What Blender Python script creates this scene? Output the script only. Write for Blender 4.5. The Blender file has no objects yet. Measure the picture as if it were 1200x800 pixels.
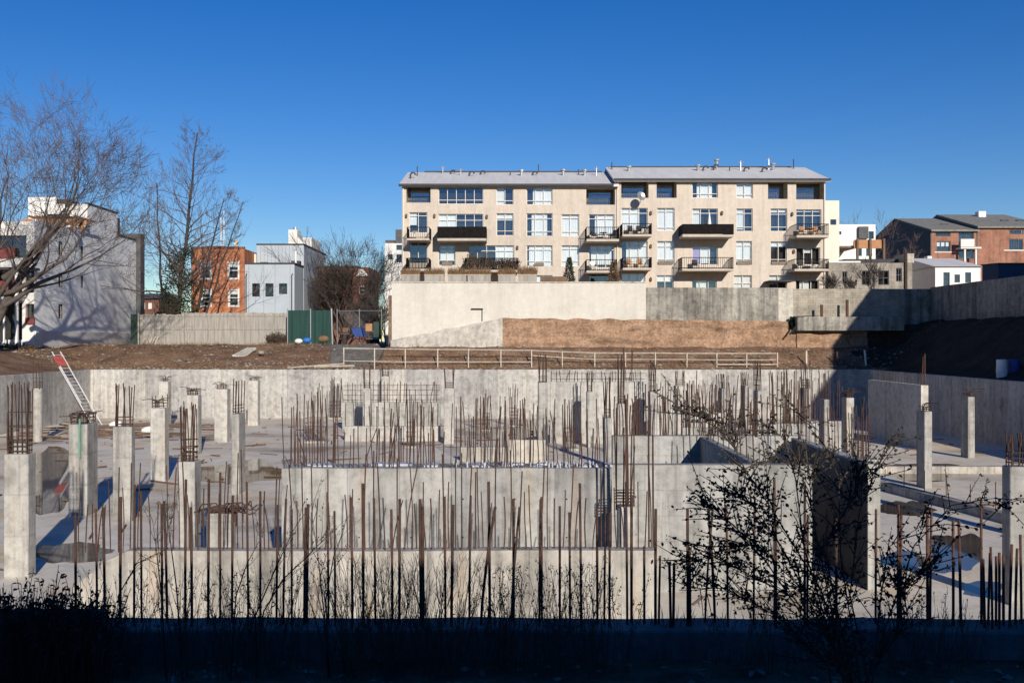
import bpy, math, random
from mathutils import Vector, Matrix, noise as mnoise
random.seed(7)
R = random.random
def U(a, b): return a + (b - a) * R()
S = bpy.context.scene
COL = S.collection
F = 1166.7           # focal length in photo pixels; camera 6 m above the pit floor, looking along +Y
EYE = 6.0
def WX(px, Y): return (px - 600) / F * Y
def WZ(py, Y): return EYE - (py - 400) / F * Y
def FY(py, z=0.0): return F * (EYE - z) / (py - 400)

# ------------------------------------------------------------------ camera, world, sun
cam = bpy.data.cameras.new('Camera'); cam.lens = 35; cam.sensor_width = 36; cam.clip_start = 0.05; cam.clip_end = 6000
co = bpy.data.objects.new('Camera', cam); COL.objects.link(co)
co.location = (0, 0, EYE); co.rotation_euler = (math.radians(90), 0, 0); S.camera = co
SUN = Vector((0.28, -1.0, 0.375)).normalized()
EL = math.asin(SUN.z); AZ = math.atan2(SUN.x, SUN.y)
w = bpy.data.worlds.new('World'); S.world = w; w.use_nodes = True
nt = w.node_tree; nt.nodes.clear()
sky = nt.nodes.new('ShaderNodeTexSky'); sky.sky_type = 'NISHITA'; sky.sun_disc = False
sky.sun_elevation = EL; sky.sun_rotation = AZ; sky.altitude = 0; sky.air_density = 1.0; sky.dust_density = 0.0; sky.ozone_density = 4.0
hs = nt.nodes.new('ShaderNodeHueSaturation'); hs.inputs['Saturation'].default_value = 1.33; hs.inputs['Hue'].default_value = 0.517
bg = nt.nodes.new('ShaderNodeBackground'); bg.inputs['Strength'].default_value = 0.068
wo = nt.nodes.new('ShaderNodeOutputWorld')
nt.links.new(sky.outputs[0], hs.inputs['Color']); nt.links.new(hs.outputs[0], bg.inputs[0]); nt.links.new(bg.outputs[0], wo.inputs[0])
sl = bpy.data.lights.new('sun', 'SUN'); sl.energy = 3.8; sl.angle = math.radians(0.53); sl.color = (1.0, 0.93, 0.82)
so = bpy.data.objects.new('sun', sl); COL.objects.link(so); so.rotation_euler = (-SUN).to_track_quat('-Z', 'Y').to_euler(); so.location = (40, -80, 60)
S.view_settings.view_transform = 'Standard'; S.view_settings.look = 'None'; S.view_settings.exposure = 0.5; S.view_settings.gamma = 1.0

# ------------------------------------------------------------------ materials
def new_mat(name):
    m = bpy.data.materials.new(name); m.use_nodes = True
    n = m.node_tree.nodes; b = n['Principled BSDF']; return m, m.node_tree, n, b
def rgb(c): return (c[0], c[1], c[2], 1)
def node(t, typ, **kw):
    n = t.nodes.new(typ)
    for k, v in kw.items(): setattr(n, k, v)
    return n
def mul(t, a, b):
    m = node(t, 'ShaderNodeMix', data_type='RGBA', blend_type='MULTIPLY'); m.inputs[0].default_value = 1
    t.links.new(a, m.inputs[6]); t.links.new(b, m.inputs[7]); return m.outputs[2]
def ramp(t, fac, stops):
    r = node(t, 'ShaderNodeValToRGB'); e = r.color_ramp.elements
    while len(e) < len(stops): e.new(0.5)
    for el, (p, c) in zip(e, stops): el.position = p; el.color = rgb(c) if len(c) == 3 else c
    t.links.new(fac, r.inputs[0]); return r.outputs[0]
def g3(v): return (v, v, v)
def noise(t, pos, scale, detail=5, rough=0.6, stretch=None):
    if stretch:
        vm = node(t, 'ShaderNodeVectorMath', operation='MULTIPLY'); vm.inputs[1].default_value = stretch
        t.links.new(pos, vm.inputs[0]); pos = vm.outputs[0]
    n = node(t, 'ShaderNodeTexNoise'); n.inputs['Scale'].default_value = scale; n.inputs['Detail'].default_value = detail
    n.inputs['Roughness'].default_value = rough; t.links.new(pos, n.inputs['Vector']); return n.outputs[0]
def concrete(name, base, dark, panel=0.0, pvar=0.2, streak=0.5, stain=0.75, rough=0.85, bump=0.25, lifts=0.0, rust=0.0):
    m, t, n, b = new_mat(name)
    pos = node(t, 'ShaderNodeNewGeometry').outputs['Position']
    c = ramp(t, noise(t, pos, 0.35, 7, 0.65), [(0.36, dark), (0.58, base)])
    c = mul(t, c, ramp(t, noise(t, pos, 1.0, 5, 0.6, (2.6, 2.6, 0.16)), [(0.34, g3(1 - streak * 0.55)), (0.56, g3(1.0))]))
    c = mul(t, c, ramp(t, noise(t, pos, 3.1, 6, 0.7), [(0.3, g3(1 - stain * 0.5)), (0.55, g3(1.0)), (0.75, g3(1.06))]))
    c = mul(t, c, ramp(t, noise(t, pos, 45, 3, 0.7), [(0.3, g3(0.88)), (0.7, g3(1.08))]))
    c = mul(t, c, ramp(t, noise(t, pos, 1.0, 4, 0.65, (8, 8, 0.3)), [(0.30, g3(1 - streak * 0.42)), (0.46, g3(1.0))]))
    c = mul(t, c, ramp(t, noise(t, pos, 1.1, 3, 0.5), [(0.60, g3(1.0)), (0.66, g3(1 - stain * 0.22)), (0.74, g3(1 - stain * 0.34))]))
    c = mul(t, c, ramp(t, noise(t, pos, 9, 4, 0.8), [(0.27, g3(0.62)), (0.36, g3(1.0))]))
    oi = node(t, 'ShaderNodeObjectInfo')
    c = mul(t, c, ramp(t, oi.outputs['Random'], [(0.0, (0.86, 0.86, 0.87)), (1.0, (1.04, 1.03, 1.0))]))
    if panel:
        sx = node(t, 'ShaderNodeSeparateXYZ'); t.links.new(pos, sx.inputs[0])
        ad = node(t, 'ShaderNodeMath', operation='ADD'); t.links.new(sx.outputs[0], ad.inputs[0]); t.links.new(sx.outputs[1], ad.inputs[1])
        dv = node(t, 'ShaderNodeMath', operation='DIVIDE'); dv.inputs[1].default_value = panel; t.links.new(ad.outputs[0], dv.inputs[0])
        fl = node(t, 'ShaderNodeMath', operation='FLOOR'); t.links.new(dv.outputs[0], fl.inputs[0])
        wn = node(t, 'ShaderNodeTexWhiteNoise', noise_dimensions='1D'); t.links.new(fl.outputs[0], wn.inputs['W'])
        c = mul(t, c, ramp(t, wn.outputs['Value'], [(0.0, (1 - pvar, 1 - pvar, 1 - pvar * 0.9)), (1.0, (1.06, 1.05, 1.03))]))
        fr = node(t, 'ShaderNodeMath', operation='FRACT'); t.links.new(dv.outputs[0], fr.inputs[0])
        c = mul(t, c, ramp(t, fr.outputs[0], [(0.0, g3(0.72)), (0.012, g3(0.72)), (0.022, g3(1.0)), (0.98, g3(1.0))]))
    if lifts:
        sx = node(t, 'ShaderNodeSeparateXYZ'); t.links.new(pos, sx.inputs[0])
        dv = node(t, 'ShaderNodeMath', operation='DIVIDE'); dv.inputs[1].default_value = lifts; t.links.new(sx.outputs[2], dv.inputs[0])
        fr = node(t, 'ShaderNodeMath', operation='FRACT'); t.links.new(dv.outputs[0], fr.inputs[0])
        c = mul(t, c, ramp(t, fr.outputs[0], [(0.0, g3(0.8)), (0.03, g3(0.85)), (0.06, g3(1.0)), (0.98, g3(1.0))]))
    if rust:
        c = mul(t, c, ramp(t, noise(t, pos, 1.0, 4, 0.6, (1.9, 1.9, 0.22)), [(0.56, g3(1.0)), (0.75, (1.0, 1 - rust * 0.4, 1 - rust * 0.75))]))
    t.links.new(c, b.inputs['Base Color']); b.inputs['Roughness'].default_value = rough
    b.inputs['Specular IOR Level'].default_value = 0.25
    bp = node(t, 'ShaderNodeBump'); bp.inputs['Strength'].default_value = bump; bp.inputs['Distance'].default_value = 0.03
    t.links.new(noise(t, pos, 14, 6, 0.7), bp.inputs['Height']); t.links.new(bp.outputs[0], b.inputs['Normal'])
    return m
def plain(name, c1, c2=None, scale=4.0, rough=0.7, metal=0.0, bump=0.1, spec=0.3, stretch=None):
    m, t, n, b = new_mat(name); c2 = c2 or tuple(x * 0.75 for x in c1)
    pos = node(t, 'ShaderNodeNewGeometry').outputs['Position']
    c = ramp(t, noise(t, pos, scale, 5, 0.65, stretch), [(0.35, c2), (0.62, c1)])
    t.links.new(c, b.inputs['Base Color']); b.inputs['Roughness'].default_value = rough; b.inputs['Metallic'].default_value = metal
    b.inputs['Specular IOR Level'].default_value = spec
    if bump:
        bp = node(t, 'ShaderNodeBump'); bp.inputs['Strength'].default_value = bump; bp.inputs['Distance'].default_value = 0.02
        t.links.new(noise(t, pos, scale * 6, 4), bp.inputs['Height']); t.links.new(bp.outputs[0], b.inputs['Normal'])
    return m
def bricks(name, c1, c2, mortar, bw, bh, axis='X', rough=0.85, ms=0.012):
    m, t, n, b = new_mat(name)
    pos = node(t, 'ShaderNodeNewGeometry').outputs['Position']
    sx = node(t, 'ShaderNodeSeparateXYZ'); t.links.new(pos, sx.inputs[0])
    ad = node(t, 'ShaderNodeMath', operation='ADD'); t.links.new(sx.outputs[0], ad.inputs[0]); t.links.new(sx.outputs[1], ad.inputs[1])
    cb = node(t, 'ShaderNodeCombineXYZ'); t.links.new(ad.outputs[0], cb.inputs[0]); t.links.new(sx.outputs[2], cb.inputs[1])
    br = node(t, 'ShaderNodeTexBrick'); br.inputs['Color1'].default_value = rgb(c1); br.inputs['Color2'].default_value = rgb(c2)
    br.inputs['Mortar'].default_value = rgb(mortar); br.inputs['Scale'].default_value = 1; br.inputs['Mortar Size'].default_value = ms
    br.inputs['Brick Width'].default_value = bw; br.inputs['Row Height'].default_value = bh
    t.links.new(cb.outputs[0], br.inputs['Vector'])
    c = mul(t, br.outputs[0], ramp(t, noise(t, pos, 0.6, 6, 0.7), [(0.32, g3(0.6)), (0.6, g3(1.05))]))
    c = mul(t, c, ramp(t, noise(t, pos, 1.0, 5, 0.6, (2.0, 2.0, 0.15)), [(0.35, g3(0.75)), (0.55, g3(1.0))]))
    t.links.new(c, b.inputs['Base Color']); b.inputs['Roughness'].default_value = rough; b.inputs['Specular IOR Level'].default_value = 0.2
    return m
M = {}
M['conc_wall'] = concrete('concrete_wall', (0.58, 0.555, 0.51), (0.47, 0.45, 0.415), panel=1.83, pvar=0.24, streak=0.5)
M['conc_core'] = concrete('concrete_core', (0.47, 0.46, 0.43), (0.34, 0.335, 0.315), panel=1.22, pvar=0.2, streak=0.7, rust=0.35)
M['conc_smooth'] = concrete('concrete_smooth', (0.46, 0.45, 0.42), (0.36, 0.355, 0.33), lifts=0.61, streak=0.65, rust=0.25)
M['conc_low'] = concrete('concrete_low', (0.53, 0.495, 0.44), (0.42, 0.395, 0.35), panel=1.22, pvar=0.14, streak=0.75, rust=0.6)
M['conc_col'] = concrete('concrete_column', (0.47, 0.45, 0.41), (0.36, 0.345, 0.32), lifts=1.05, streak=0.75, rust=0.55)
M['conc_col_light'] = concrete('concrete_column_pale', (0.54, 0.51, 0.46), (0.42, 0.40, 0.36), streak=0.4, rust=0.3)
M['face_shade'] = concrete('painted_shade', (0.10, 0.10, 0.105), (0.06, 0.06, 0.065), streak=0.5, rough=0.7)  # near-black tone standing in for shade on a core wall face
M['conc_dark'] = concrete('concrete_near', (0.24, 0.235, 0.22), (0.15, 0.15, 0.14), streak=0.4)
M['wall_white'] = concrete('painted_wall', (0.66, 0.62, 0.545), (0.60, 0.56, 0.485), streak=0.12, stain=0.18, bump=0.1)
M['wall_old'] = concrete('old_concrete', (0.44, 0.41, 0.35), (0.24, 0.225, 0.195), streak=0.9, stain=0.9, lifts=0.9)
M['wall_pale'] = concrete('pale_concrete', (0.58, 0.54, 0.47), (0.47, 0.43, 0.375), streak=0.35)
M['wall_block'] = bricks('block_wall', (0.42, 0.37, 0.29), (0.33, 0.29, 0.235), (0.26, 0.235, 0.20), 0.42, 0.21)
M['board_fence'] = plain('weathered_boards', (0.36, 0.33, 0.29), (0.23, 0.21, 0.185), 1.0, 0.85, stretch=(5, 5, 0.5))
M['wood_pale'] = plain('pale_wood', (0.5, 0.43, 0.33), (0.36, 0.30, 0.22), 3, 0.8)
M['stucco_grey'] = plain('grey_stucco', (0.84, 0.85, 0.83), (0.78, 0.79, 0.77), 0.8, 0.85, spec=0.15)
M['stucco_light'] = plain('light_stucco', (0.68, 0.66, 0.62), (0.6, 0.58, 0.54), 0.8, 0.85, spec=0.15)
M['siding_grey'] = plain('grey_siding', (0.40, 0.44, 0.48), (0.36, 0.40, 0.44), 0.6, 0.7, spec=0.2)
M['stucco_cream'] = concrete('cream_stucco', (0.63, 0.545, 0.455), (0.585, 0.505, 0.42), streak=0.22, stain=0.2, bump=0.06)
M['cream_light'] = plain('cream_light', (0.7, 0.64, 0.54), (0.64, 0.58, 0.48), 0.5, 0.85, spec=0.15)
M['orange'] = bricks('orange_brick', (0.52, 0.20, 0.095), (0.46, 0.165, 0.08), (0.46, 0.21, 0.12), 0.3, 0.1)
M['brick'] = bricks('red_brick', (0.37, 0.15, 0.09), (0.30, 0.12, 0.075), (0.33, 0.23, 0.18), 0.3, 0.1)
M['brick_dark'] = bricks('dark_brick', (0.22, 0.085, 0.06), (0.17, 0.07, 0.05), (0.2, 0.13, 0.1), 0.3, 0.1)
M['brick_stone'] = bricks('grey_stone', (0.36, 0.32, 0.27), (0.27, 0.245, 0.21), (0.25, 0.23, 0.2), 0.5, 0.25)
M['roof_metal'] = plain('roof_grey', (0.62, 0.60, 0.58), (0.54, 0.52, 0.51), 0.6, 0.6, stretch=(3, 0.3, 0.3))
M['roof_dark'] = plain('roof_dark', (0.06, 0.06, 0.065), (0.045, 0.045, 0.05), 2, 0.8)
M['shingle'] = plain('shingle', (0.23, 0.225, 0.20), (0.16, 0.155, 0.14), 1.5, 0.85)
M['slate'] = plain('slate_siding', (0.10, 0.10, 0.105), (0.075, 0.075, 0.08), 1.5, 0.8)
M['white'] = plain('white_paint', (0.74, 0.72, 0.68), (0.66, 0.64, 0.60), 2, 0.6)
M['rail_white'] = plain('weathered_white_paint', (0.55, 0.48, 0.40), (0.36, 0.31, 0.25), 3, 0.7)
M['frame'] = plain('window_frame', (0.68, 0.63, 0.56), (0.60, 0.56, 0.49), 2, 0.6)
M['black_metal'] = plain('black_metal', (0.025, 0.025, 0.027), (0.015, 0.015, 0.016), 5, 0.5)
M['black_screen'] = plain('black_screen', (0.016, 0.014, 0.014), (0.009, 0.008, 0.008), 3, 0.9, spec=0.05)
M['dark_red'] = plain('dark_red_paint', (0.19, 0.045, 0.04), (0.14, 0.035, 0.03), 3, 0.6)
M['slab'] = plain('balcony_slab', (0.48, 0.42, 0.35), (0.40, 0.35, 0.29), 2, 0.8)
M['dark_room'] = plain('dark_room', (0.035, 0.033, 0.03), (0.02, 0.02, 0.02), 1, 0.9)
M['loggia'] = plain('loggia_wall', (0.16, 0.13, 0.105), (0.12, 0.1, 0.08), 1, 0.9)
M['blind'] = plain('white_blind', (0.85, 0.85, 0.82), (0.76, 0.76, 0.74), 1.2, 0.9, stretch=(4, 4, 0.3))
M['ac'] = plain('grille', (0.22, 0.18, 0.14), (0.14, 0.11, 0.09), 8, 0.8)
M['rust'] = plain('rusty_rebar', (0.085, 0.047, 0.034), (0.042, 0.027, 0.022), 9, 0.9, bump=0.5)
M['rust_red'] = plain('red_rust', (0.115, 0.055, 0.038), (0.06, 0.034, 0.026), 9, 0.9, bump=0.5)
M['steel'] = plain('galvanised', (0.45, 0.45, 0.45), (0.36, 0.36, 0.36), 6, 0.4, metal=0.7)
M['alu'] = plain('ladder_metal', (0.62, 0.60, 0.57), (0.48, 0.46, 0.44), 6, 0.5, metal=0.3)
M['red'] = plain('red_plastic', (0.40, 0.085, 0.07), (0.30, 0.065, 0.055), 4, 0.6)
M['green_tarp'] = plain('green_screen', (0.016, 0.053, 0.043), (0.012, 0.042, 0.035), 1.2, 0.8, stretch=(2, 2, 0.4))
M['green_dark'] = plain('dark_green_paint', (0.03, 0.055, 0.045), (0.02, 0.04, 0.033), 2, 0.7)
M['blue'] = plain('blue_tarp', (0.03, 0.17, 0.50), (0.025, 0.12, 0.38), 3, 0.6)
M['blue_dark'] = plain('blue_plastic', (0.03, 0.07, 0.25), (0.02, 0.05, 0.18), 3, 0.6)
M['navy'] = plain('navy_siding', (0.06, 0.09, 0.15), (0.05, 0.075, 0.125), 2, 0.8)
M['wood'] = plain('cedar', (0.42, 0.21, 0.10), (0.32, 0.16, 0.075), 2, 0.7)
M['wood_dark'] = plain('brown_wood', (0.17, 0.105, 0.065), (0.12, 0.075, 0.05), 2, 0.8)
M['bark'] = plain('bark', (0.105, 0.085, 0.072), (0.065, 0.053, 0.046), 3, 0.9, bump=0.4)
M['twig'] = plain('twig', (0.12, 0.085, 0.075), (0.08, 0.058, 0.052), 2, 0.9, bump=0)
M['bark_dark'] = plain('dark_bark', (0.06, 0.047, 0.04), (0.04, 0.032, 0.028), 3, 0.9, bump=0)
M['dry_stem'] = plain('dry_stem', (0.14, 0.10, 0.066), (0.09, 0.066, 0.046), 3, 0.9, bump=0)
M['leaf'] = plain('dark_leaf', (0.062, 0.052, 0.034), (0.034, 0.028, 0.02), 6, 0.7, bump=0)
M['ivy'] = plain('ivy', (0.045, 0.05, 0.026), (0.022, 0.027, 0.015), 2, 0.7, bump=0)
M['conifer'] = plain('conifer', (0.05, 0.06, 0.035), (0.03, 0.035, 0.022), 3, 0.8, bump=0)
M['dry_grass'] = plain('dry_grass', (0.21, 0.125, 0.065), (0.12, 0.075, 0.042), 3, 0.9, bump=0)
M['brush'] = plain('brown_brush', (0.10, 0.07, 0.05), (0.06, 0.043, 0.032), 3, 0.9, bump=0)
M['rubble'] = plain('rubble', (0.32, 0.27, 0.22), (0.17, 0.13, 0.10), 2.5, 0.9)
M['cap_pale'] = plain('pale_cap', (0.46, 0.48, 0.52), (0.38, 0.40, 0.44), 3, 0.6)
def earth(name, c1, c2, c3, s=0.5):
    m, t, n, b = new_mat(name)
    pos = node(t, 'ShaderNodeNewGeometry').outputs['Position']
    c = ramp(t, noise(t, pos, s, 8, 0.7), [(0.34, c2), (0.5, c1), (0.68, c3)])
    c = mul(t, c, ramp(t, noise(t, pos, 5, 6, 0.75), [(0.32, g3(0.5)), (0.55, g3(1.0)), (0.72, g3(1.3))]))
    if name == 'earth_cut':
        sx = node(t, 'ShaderNodeSeparateXYZ'); t.links.new(pos, sx.inputs[0]); cb = node(t, 'ShaderNodeCombineXYZ'); t.links.new(sx.outputs[0], cb.inputs[0]); t.links.new(sx.outputs[2], cb.inputs[1])
        br = node(t, 'ShaderNodeTexBrick'); br.inputs['Scale'].default_value = 1; br.inputs['Brick Width'].default_value = 0.5; br.inputs['Row Height'].default_value = 0.19; br.inputs['Mortar Size'].default_value = 0.018
        br.inputs['Color1'].default_value = rgb((1.03, 0.97, 0.94)); br.inputs['Color2'].default_value = rgb((0.93, 0.92, 0.92)); br.inputs['Mortar'].default_value = rgb((0.88, 0.89, 0.9))
        t.links.new(cb.outputs[0], br.inputs['Vector']); c = mul(t, c, br.outputs[0])
        c = mul(t, c, ramp(t, noise(t, pos, 1.0, 5, 0.65, (0.25, 0.25, 1.6)), [(0.34, g3(0.6)), (0.5, g3(1.0)), (0.7, (1.15, 1.12, 1.08))]))
    t.links.new(c, b.inputs['Base Color']); b.inputs['Roughness'].default_value = 0.95; b.inputs['Specular IOR Level'].default_value = 0.1
    bp = node(t, 'ShaderNodeBump'); bp.inputs['Strength'].default_value = 0.7; bp.inputs['Distance'].default_value = 0.12
    t.links.new(noise(t, pos, 3, 8, 0.75), bp.inputs['Height']); t.links.new(bp.outputs[0], b.inputs['Normal'])
    return m
M['earth'] = earth('earth', (0.22, 0.132, 0.083), (0.11, 0.07, 0.047), (0.30, 0.205, 0.14))
M['earth_cut'] = earth('earth_cut', (0.36, 0.232, 0.15), (0.23, 0.148, 0.098), (0.45, 0.315, 0.22), 0.9)
M['shaded_earth'] = earth('shaded_earth', (0.045, 0.036, 0.028), (0.028, 0.023, 0.018), (0.065, 0.052, 0.04))  # earth colour darkened to carry the shade of the right bank
M['gravel'] = earth('gravel', (0.19, 0.175, 0.155), (0.12, 0.105, 0.09), (0.26, 0.24, 0.21))
def floor_mat():
    m, t, n, b = new_mat('slab_floor')
    pos = node(t, 'ShaderNodeNewGeometry').outputs['Position']
    nz = noise(t, pos, 0.13, 7, 0.62)
    c = ramp(t, nz, [(0.36, (0.33, 0.28, 0.22)), (0.46, (0.59, 0.535, 0.45)), (0.66, (0.72, 0.66, 0.565))])
    c = mul(t, c, ramp(t, noise(t, pos, 1.3, 7, 0.7), [(0.30, g3(0.74)), (0.52, g3(1.0))]))
    c = mul(t, c, ramp(t, noise(t, pos, 0.3, 4, 0.5), [(0.52, g3(1.0)), (0.72, (1.0, 0.85, 0.66))]))
    c = mul(t, c, ramp(t, noise(t, pos, 30, 3, 0.7), [(0.3, g3(0.88)), (0.7, g3(1.08))]))
    t.links.new(c, b.inputs['Base Color'])
    t.links.new(ramp(t, nz, [(0.34, g3(0.45)), (0.42, g3(0.92))]), b.inputs['Roughness']); b.inputs['Specular IOR Level'].default_value = 0.12
    return m
M['floor'] = floor_mat()
def puddle_mat():
    m, t, n, b = new_mat('puddle_water')
    pos = node(t, 'ShaderNodeNewGeometry').outputs['Position']
    t.links.new(ramp(t, noise(t, pos, 0.5, 4), [(0.4, (0.06, 0.045, 0.033)), (0.6, (0.10, 0.08, 0.06))]), b.inputs['Base Color'])
    b.inputs['Roughness'].default_value = 0.03; b.inputs['IOR'].default_value = 1.33; return m
M['puddle'] = puddle_mat()
def glass_mat():
    m, t, n, b = new_mat('window_glass'); t.nodes.remove(b)
    tr = node(t, 'ShaderNodeBsdfTransparent'); tr.inputs[0].default_value = (0.90, 0.93, 0.94, 1)
    gl = node(t, 'ShaderNodeBsdfGlossy'); gl.inputs['Roughness'].default_value = 0.03; gl.inputs[0].default_value = (0.75, 0.85, 1, 1)
    mx = node(t, 'ShaderNodeMixShader'); mx.inputs[0].default_value = 0.17
    t.links.new(tr.outputs[0], mx.inputs[1]); t.links.new(gl.outputs[0], mx.inputs[2])
    t.links.new(mx.outputs[0], t.nodes['Material Output'].inputs[0]); return m
M['glass'] = glass_mat()

# ------------------------------------------------------------------ mesh building
class MB:
    def __init__(s): s.v = []; s.f = []
    def quad(s, a, b, c, d):
        k = len(s.v); s.v += [tuple(a), tuple(b), tuple(c), tuple(d)]; s.f.append((k, k + 1, k + 2, k + 3))
    def box(s, x0, x1, y0, y1, z0, z1, W=None):
        k = len(s.v)
        P = [(x0, y0, z0), (x1, y0, z0), (x1, y1, z0), (x0, y1, z0), (x0, y0, z1), (x1, y0, z1), (x1, y1, z1), (x0, y1, z1)]
        if W: P = [W(*p) for p in P]
        s.v += [tuple(p) for p in P]
        s.f += [tuple(k + i for i in q) for q in ((0, 3, 2, 1), (4, 5, 6, 7), (0, 1, 5, 4), (1, 2, 6, 5), (2, 3, 7, 6), (3, 0, 4, 7))]
    def cbox(s, x0, x1, y0, y1, z0, z1, c=0.02):
        # box with chamfered vertical corners and top edge
        ring = lambda i, z: [(x0 + i + c, y0 + i, z), (x1 - i - c, y0 + i, z), (x1 - i, y0 + i + c, z), (x1 - i, y1 - i - c, z), (x1 - i - c, y1 - i, z), (x0 + i + c, y1 - i, z), (x0 + i, y1 - i - c, z), (x0 + i, y0 + i + c, z)]
        k = len(s.v); s.v += ring(0, z0) + ring(0, z1 - c) + ring(c * 0.8, z1)
        for r in (0, 8):
            for i in range(8): j = (i + 1) % 8; s.f.append((k + r + i, k + r + j, k + r + 8 + j, k + r + 8 + i))
        s.f.append(tuple(k + 16 + i for i in range(8)))
    def tube(s, pts, rad, n=6, cap=True):
        pts = [Vector(p) for p in pts]; k0 = len(s.v)
        if not hasattr(rad, '__len__'): rad = [rad] * len(pts)
        d = (pts[1] - pts[0]).normalized(); up = Vector((0, 0, 1)) if abs(d.z) < 0.9 else Vector((1, 0, 0))
        a = d.cross(up).normalized()
        for i, p in enumerate(pts):
            d = (pts[min(i + 1, len(pts) - 1)] - pts[max(i - 1, 0)]).normalized()
            a = (a - d * a.dot(d))
            a = a.normalized() if a.length > 1e-6 else d.orthogonal().normalized()
            b = d.cross(a)
            for j in range(n):
                t = 2 * math.pi * j / n; s.v.append(tuple(p + (a * math.cos(t) + b * math.sin(t)) * rad[i]))
        for i in range(len(pts) - 1):
            for j in range(n):
                q = (j + 1) % n; s.f.append((k0 + i * n + j, k0 + i * n + q, k0 + (i + 1) * n + q, k0 + (i + 1) * n + j))
        if cap and n > 2:
            s.f.append(tuple(k0 + j for j in reversed(range(n)))); s.f.append(tuple(k0 + (len(pts) - 1) * n + j for j in range(n)))
    def prism(s, poly, ext):
        # poly: list of 3D points, extruded by vector ext
        k = len(s.v); n = len(poly); e = Vector(ext)
        s.v += [tuple(p) for p in poly] + [tuple(Vector(p) + e) for p in poly]
        s.f.append(tuple(k + i for i in reversed(range(n)))); s.f.append(tuple(k + n + i for i in range(n)))
        for i in range(n): j = (i + 1) % n; s.f.append((k + i, k + j, k + n + j, k + n + i))
    def leaf(s, p, d, up, l, wd):
        d = d.normalized(); a = d.cross(up)
        a = a.normalized() if a.length > 1e-6 else d.orthogonal().normalized()
        nrm = a.cross(d) * (wd * 0.25)
        k = len(s.v)
        P = [p, p + d * l * 0.3 + a * wd * 0.5 + nrm, p + d * l * 0.7 + a * wd * 0.42 + nrm, p + d * l, p + d * l * 0.7 - a * wd * 0.42 + nrm, p + d * l * 0.3 - a * wd * 0.5 + nrm]
        s.v += [tuple(q) for q in P]; s.f += [(k, k + 1, k + 2, k + 3), (k, k + 3, k + 4, k + 5)]
    def rock(s, p, r):
        k = len(s.v)
        for (x, y, z) in ((1, 0, 0), (-1, 0, 0), (0, 1, 0), (0, -1, 0), (0, 0, 1), (0, 0, -0.5)):
            s.v.append((p[0] + x * r * U(.6, 1.3), p[1] + y * r * U(.6, 1.3), p[2] + z * r * U(.4, 0.9)))
        for q in ((0, 2, 4), (2, 1, 4), (1, 3, 4), (3, 0, 4), (2, 0, 5), (1, 2, 5), (3, 1, 5), (0, 3, 5)): s.f.append(tuple(k + i for i in q))
    def build(s, name, mat, parent=None, smooth=False, origin=None):
        off = Vector((0, 0, 0))
        if parent is not None:
            q = parent
            while q is not None: off += q.location; q = q.parent
        elif origin is not None: off = Vector(origin)
        me = bpy.data.meshes.new(name)
        me.from_pydata([(v[0] - off.x, v[1] - off.y, v[2] - off.z) for v in s.v], [], s.f)
        me.materials.append(M[mat] if isinstance(mat, str) else mat)
        if smooth: me.polygons.foreach_set('use_smooth', [True] * len(me.polygons))
        o = bpy.data.objects.new(name, me); COL.objects.link(o)
        if parent is not None: o.parent = parent
        elif origin is not None: o.location = off
        return o
def tag(o, label=None, cat=None, group=None, kind=None):
    if label: o['label'] = label
    if cat: o['category'] = cat
    if group: o['group'] = group
    if kind: o['kind'] = kind
    return o
def thing(name, loc, label, cat, group=None):
    o = bpy.data.objects.new(name, None); COL.objects.link(o); o.location = loc; o.empty_display_size = 0.3
    return tag(o, label, cat, group)
def part(name, mat, parent, fn, smooth=False):
    b = MB(); fn(b); return b.build(name, mat, parent, smooth)
def sstep(t): t = min(1, max(0, t)); return t * t * (3 - 2 * t)

# ------------------------------------------------------------------ ground sheet with the pit cut out
PX0, PX1, PY0, PY1, TOP = -33.0, 28.0, 8.02, 78.0, 3.8
WT = 0.35
def gz(x, y):
    if y < 7.7 and -40 < x < 36: return 3.55
    zl = 3.74 + 1.75 * sstep((-33.35 - x) / 8.0) if x < -33.35 else 3.74
    zr = 3.74 + 4.0 * sstep((x - 28.35) / 7.0) if x > 28.35 else 3.74
    zb = 3.74
    if y > 78.35: zb = 3.74 + (1.9 * sstep((y - 78.35) / 13) if x < -10.5 else 1.8 * sstep((y - 78.35) / 4.6))
    z = max(zl, zb, zr) if x > -10.5 else max(zl, zb)
    if x >= 35.75 or (x > -10.45 and y > 84.25): return 9.9
    return z
def gzn(x, y):
    z = gz(x, y)
    if z < 9 and y > 60:
        k = min(1, max(0, y - 78.4) * 0.5 + max(0, -33.4 - x) * 0.5 + max(0, x - 28.4) * 0.5)
        z += k * (mnoise.fractal(Vector((x * 0.45, y * 0.45, 0.3)), 1.0, 2.0, 4) * 0.17)
    return z
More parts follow.
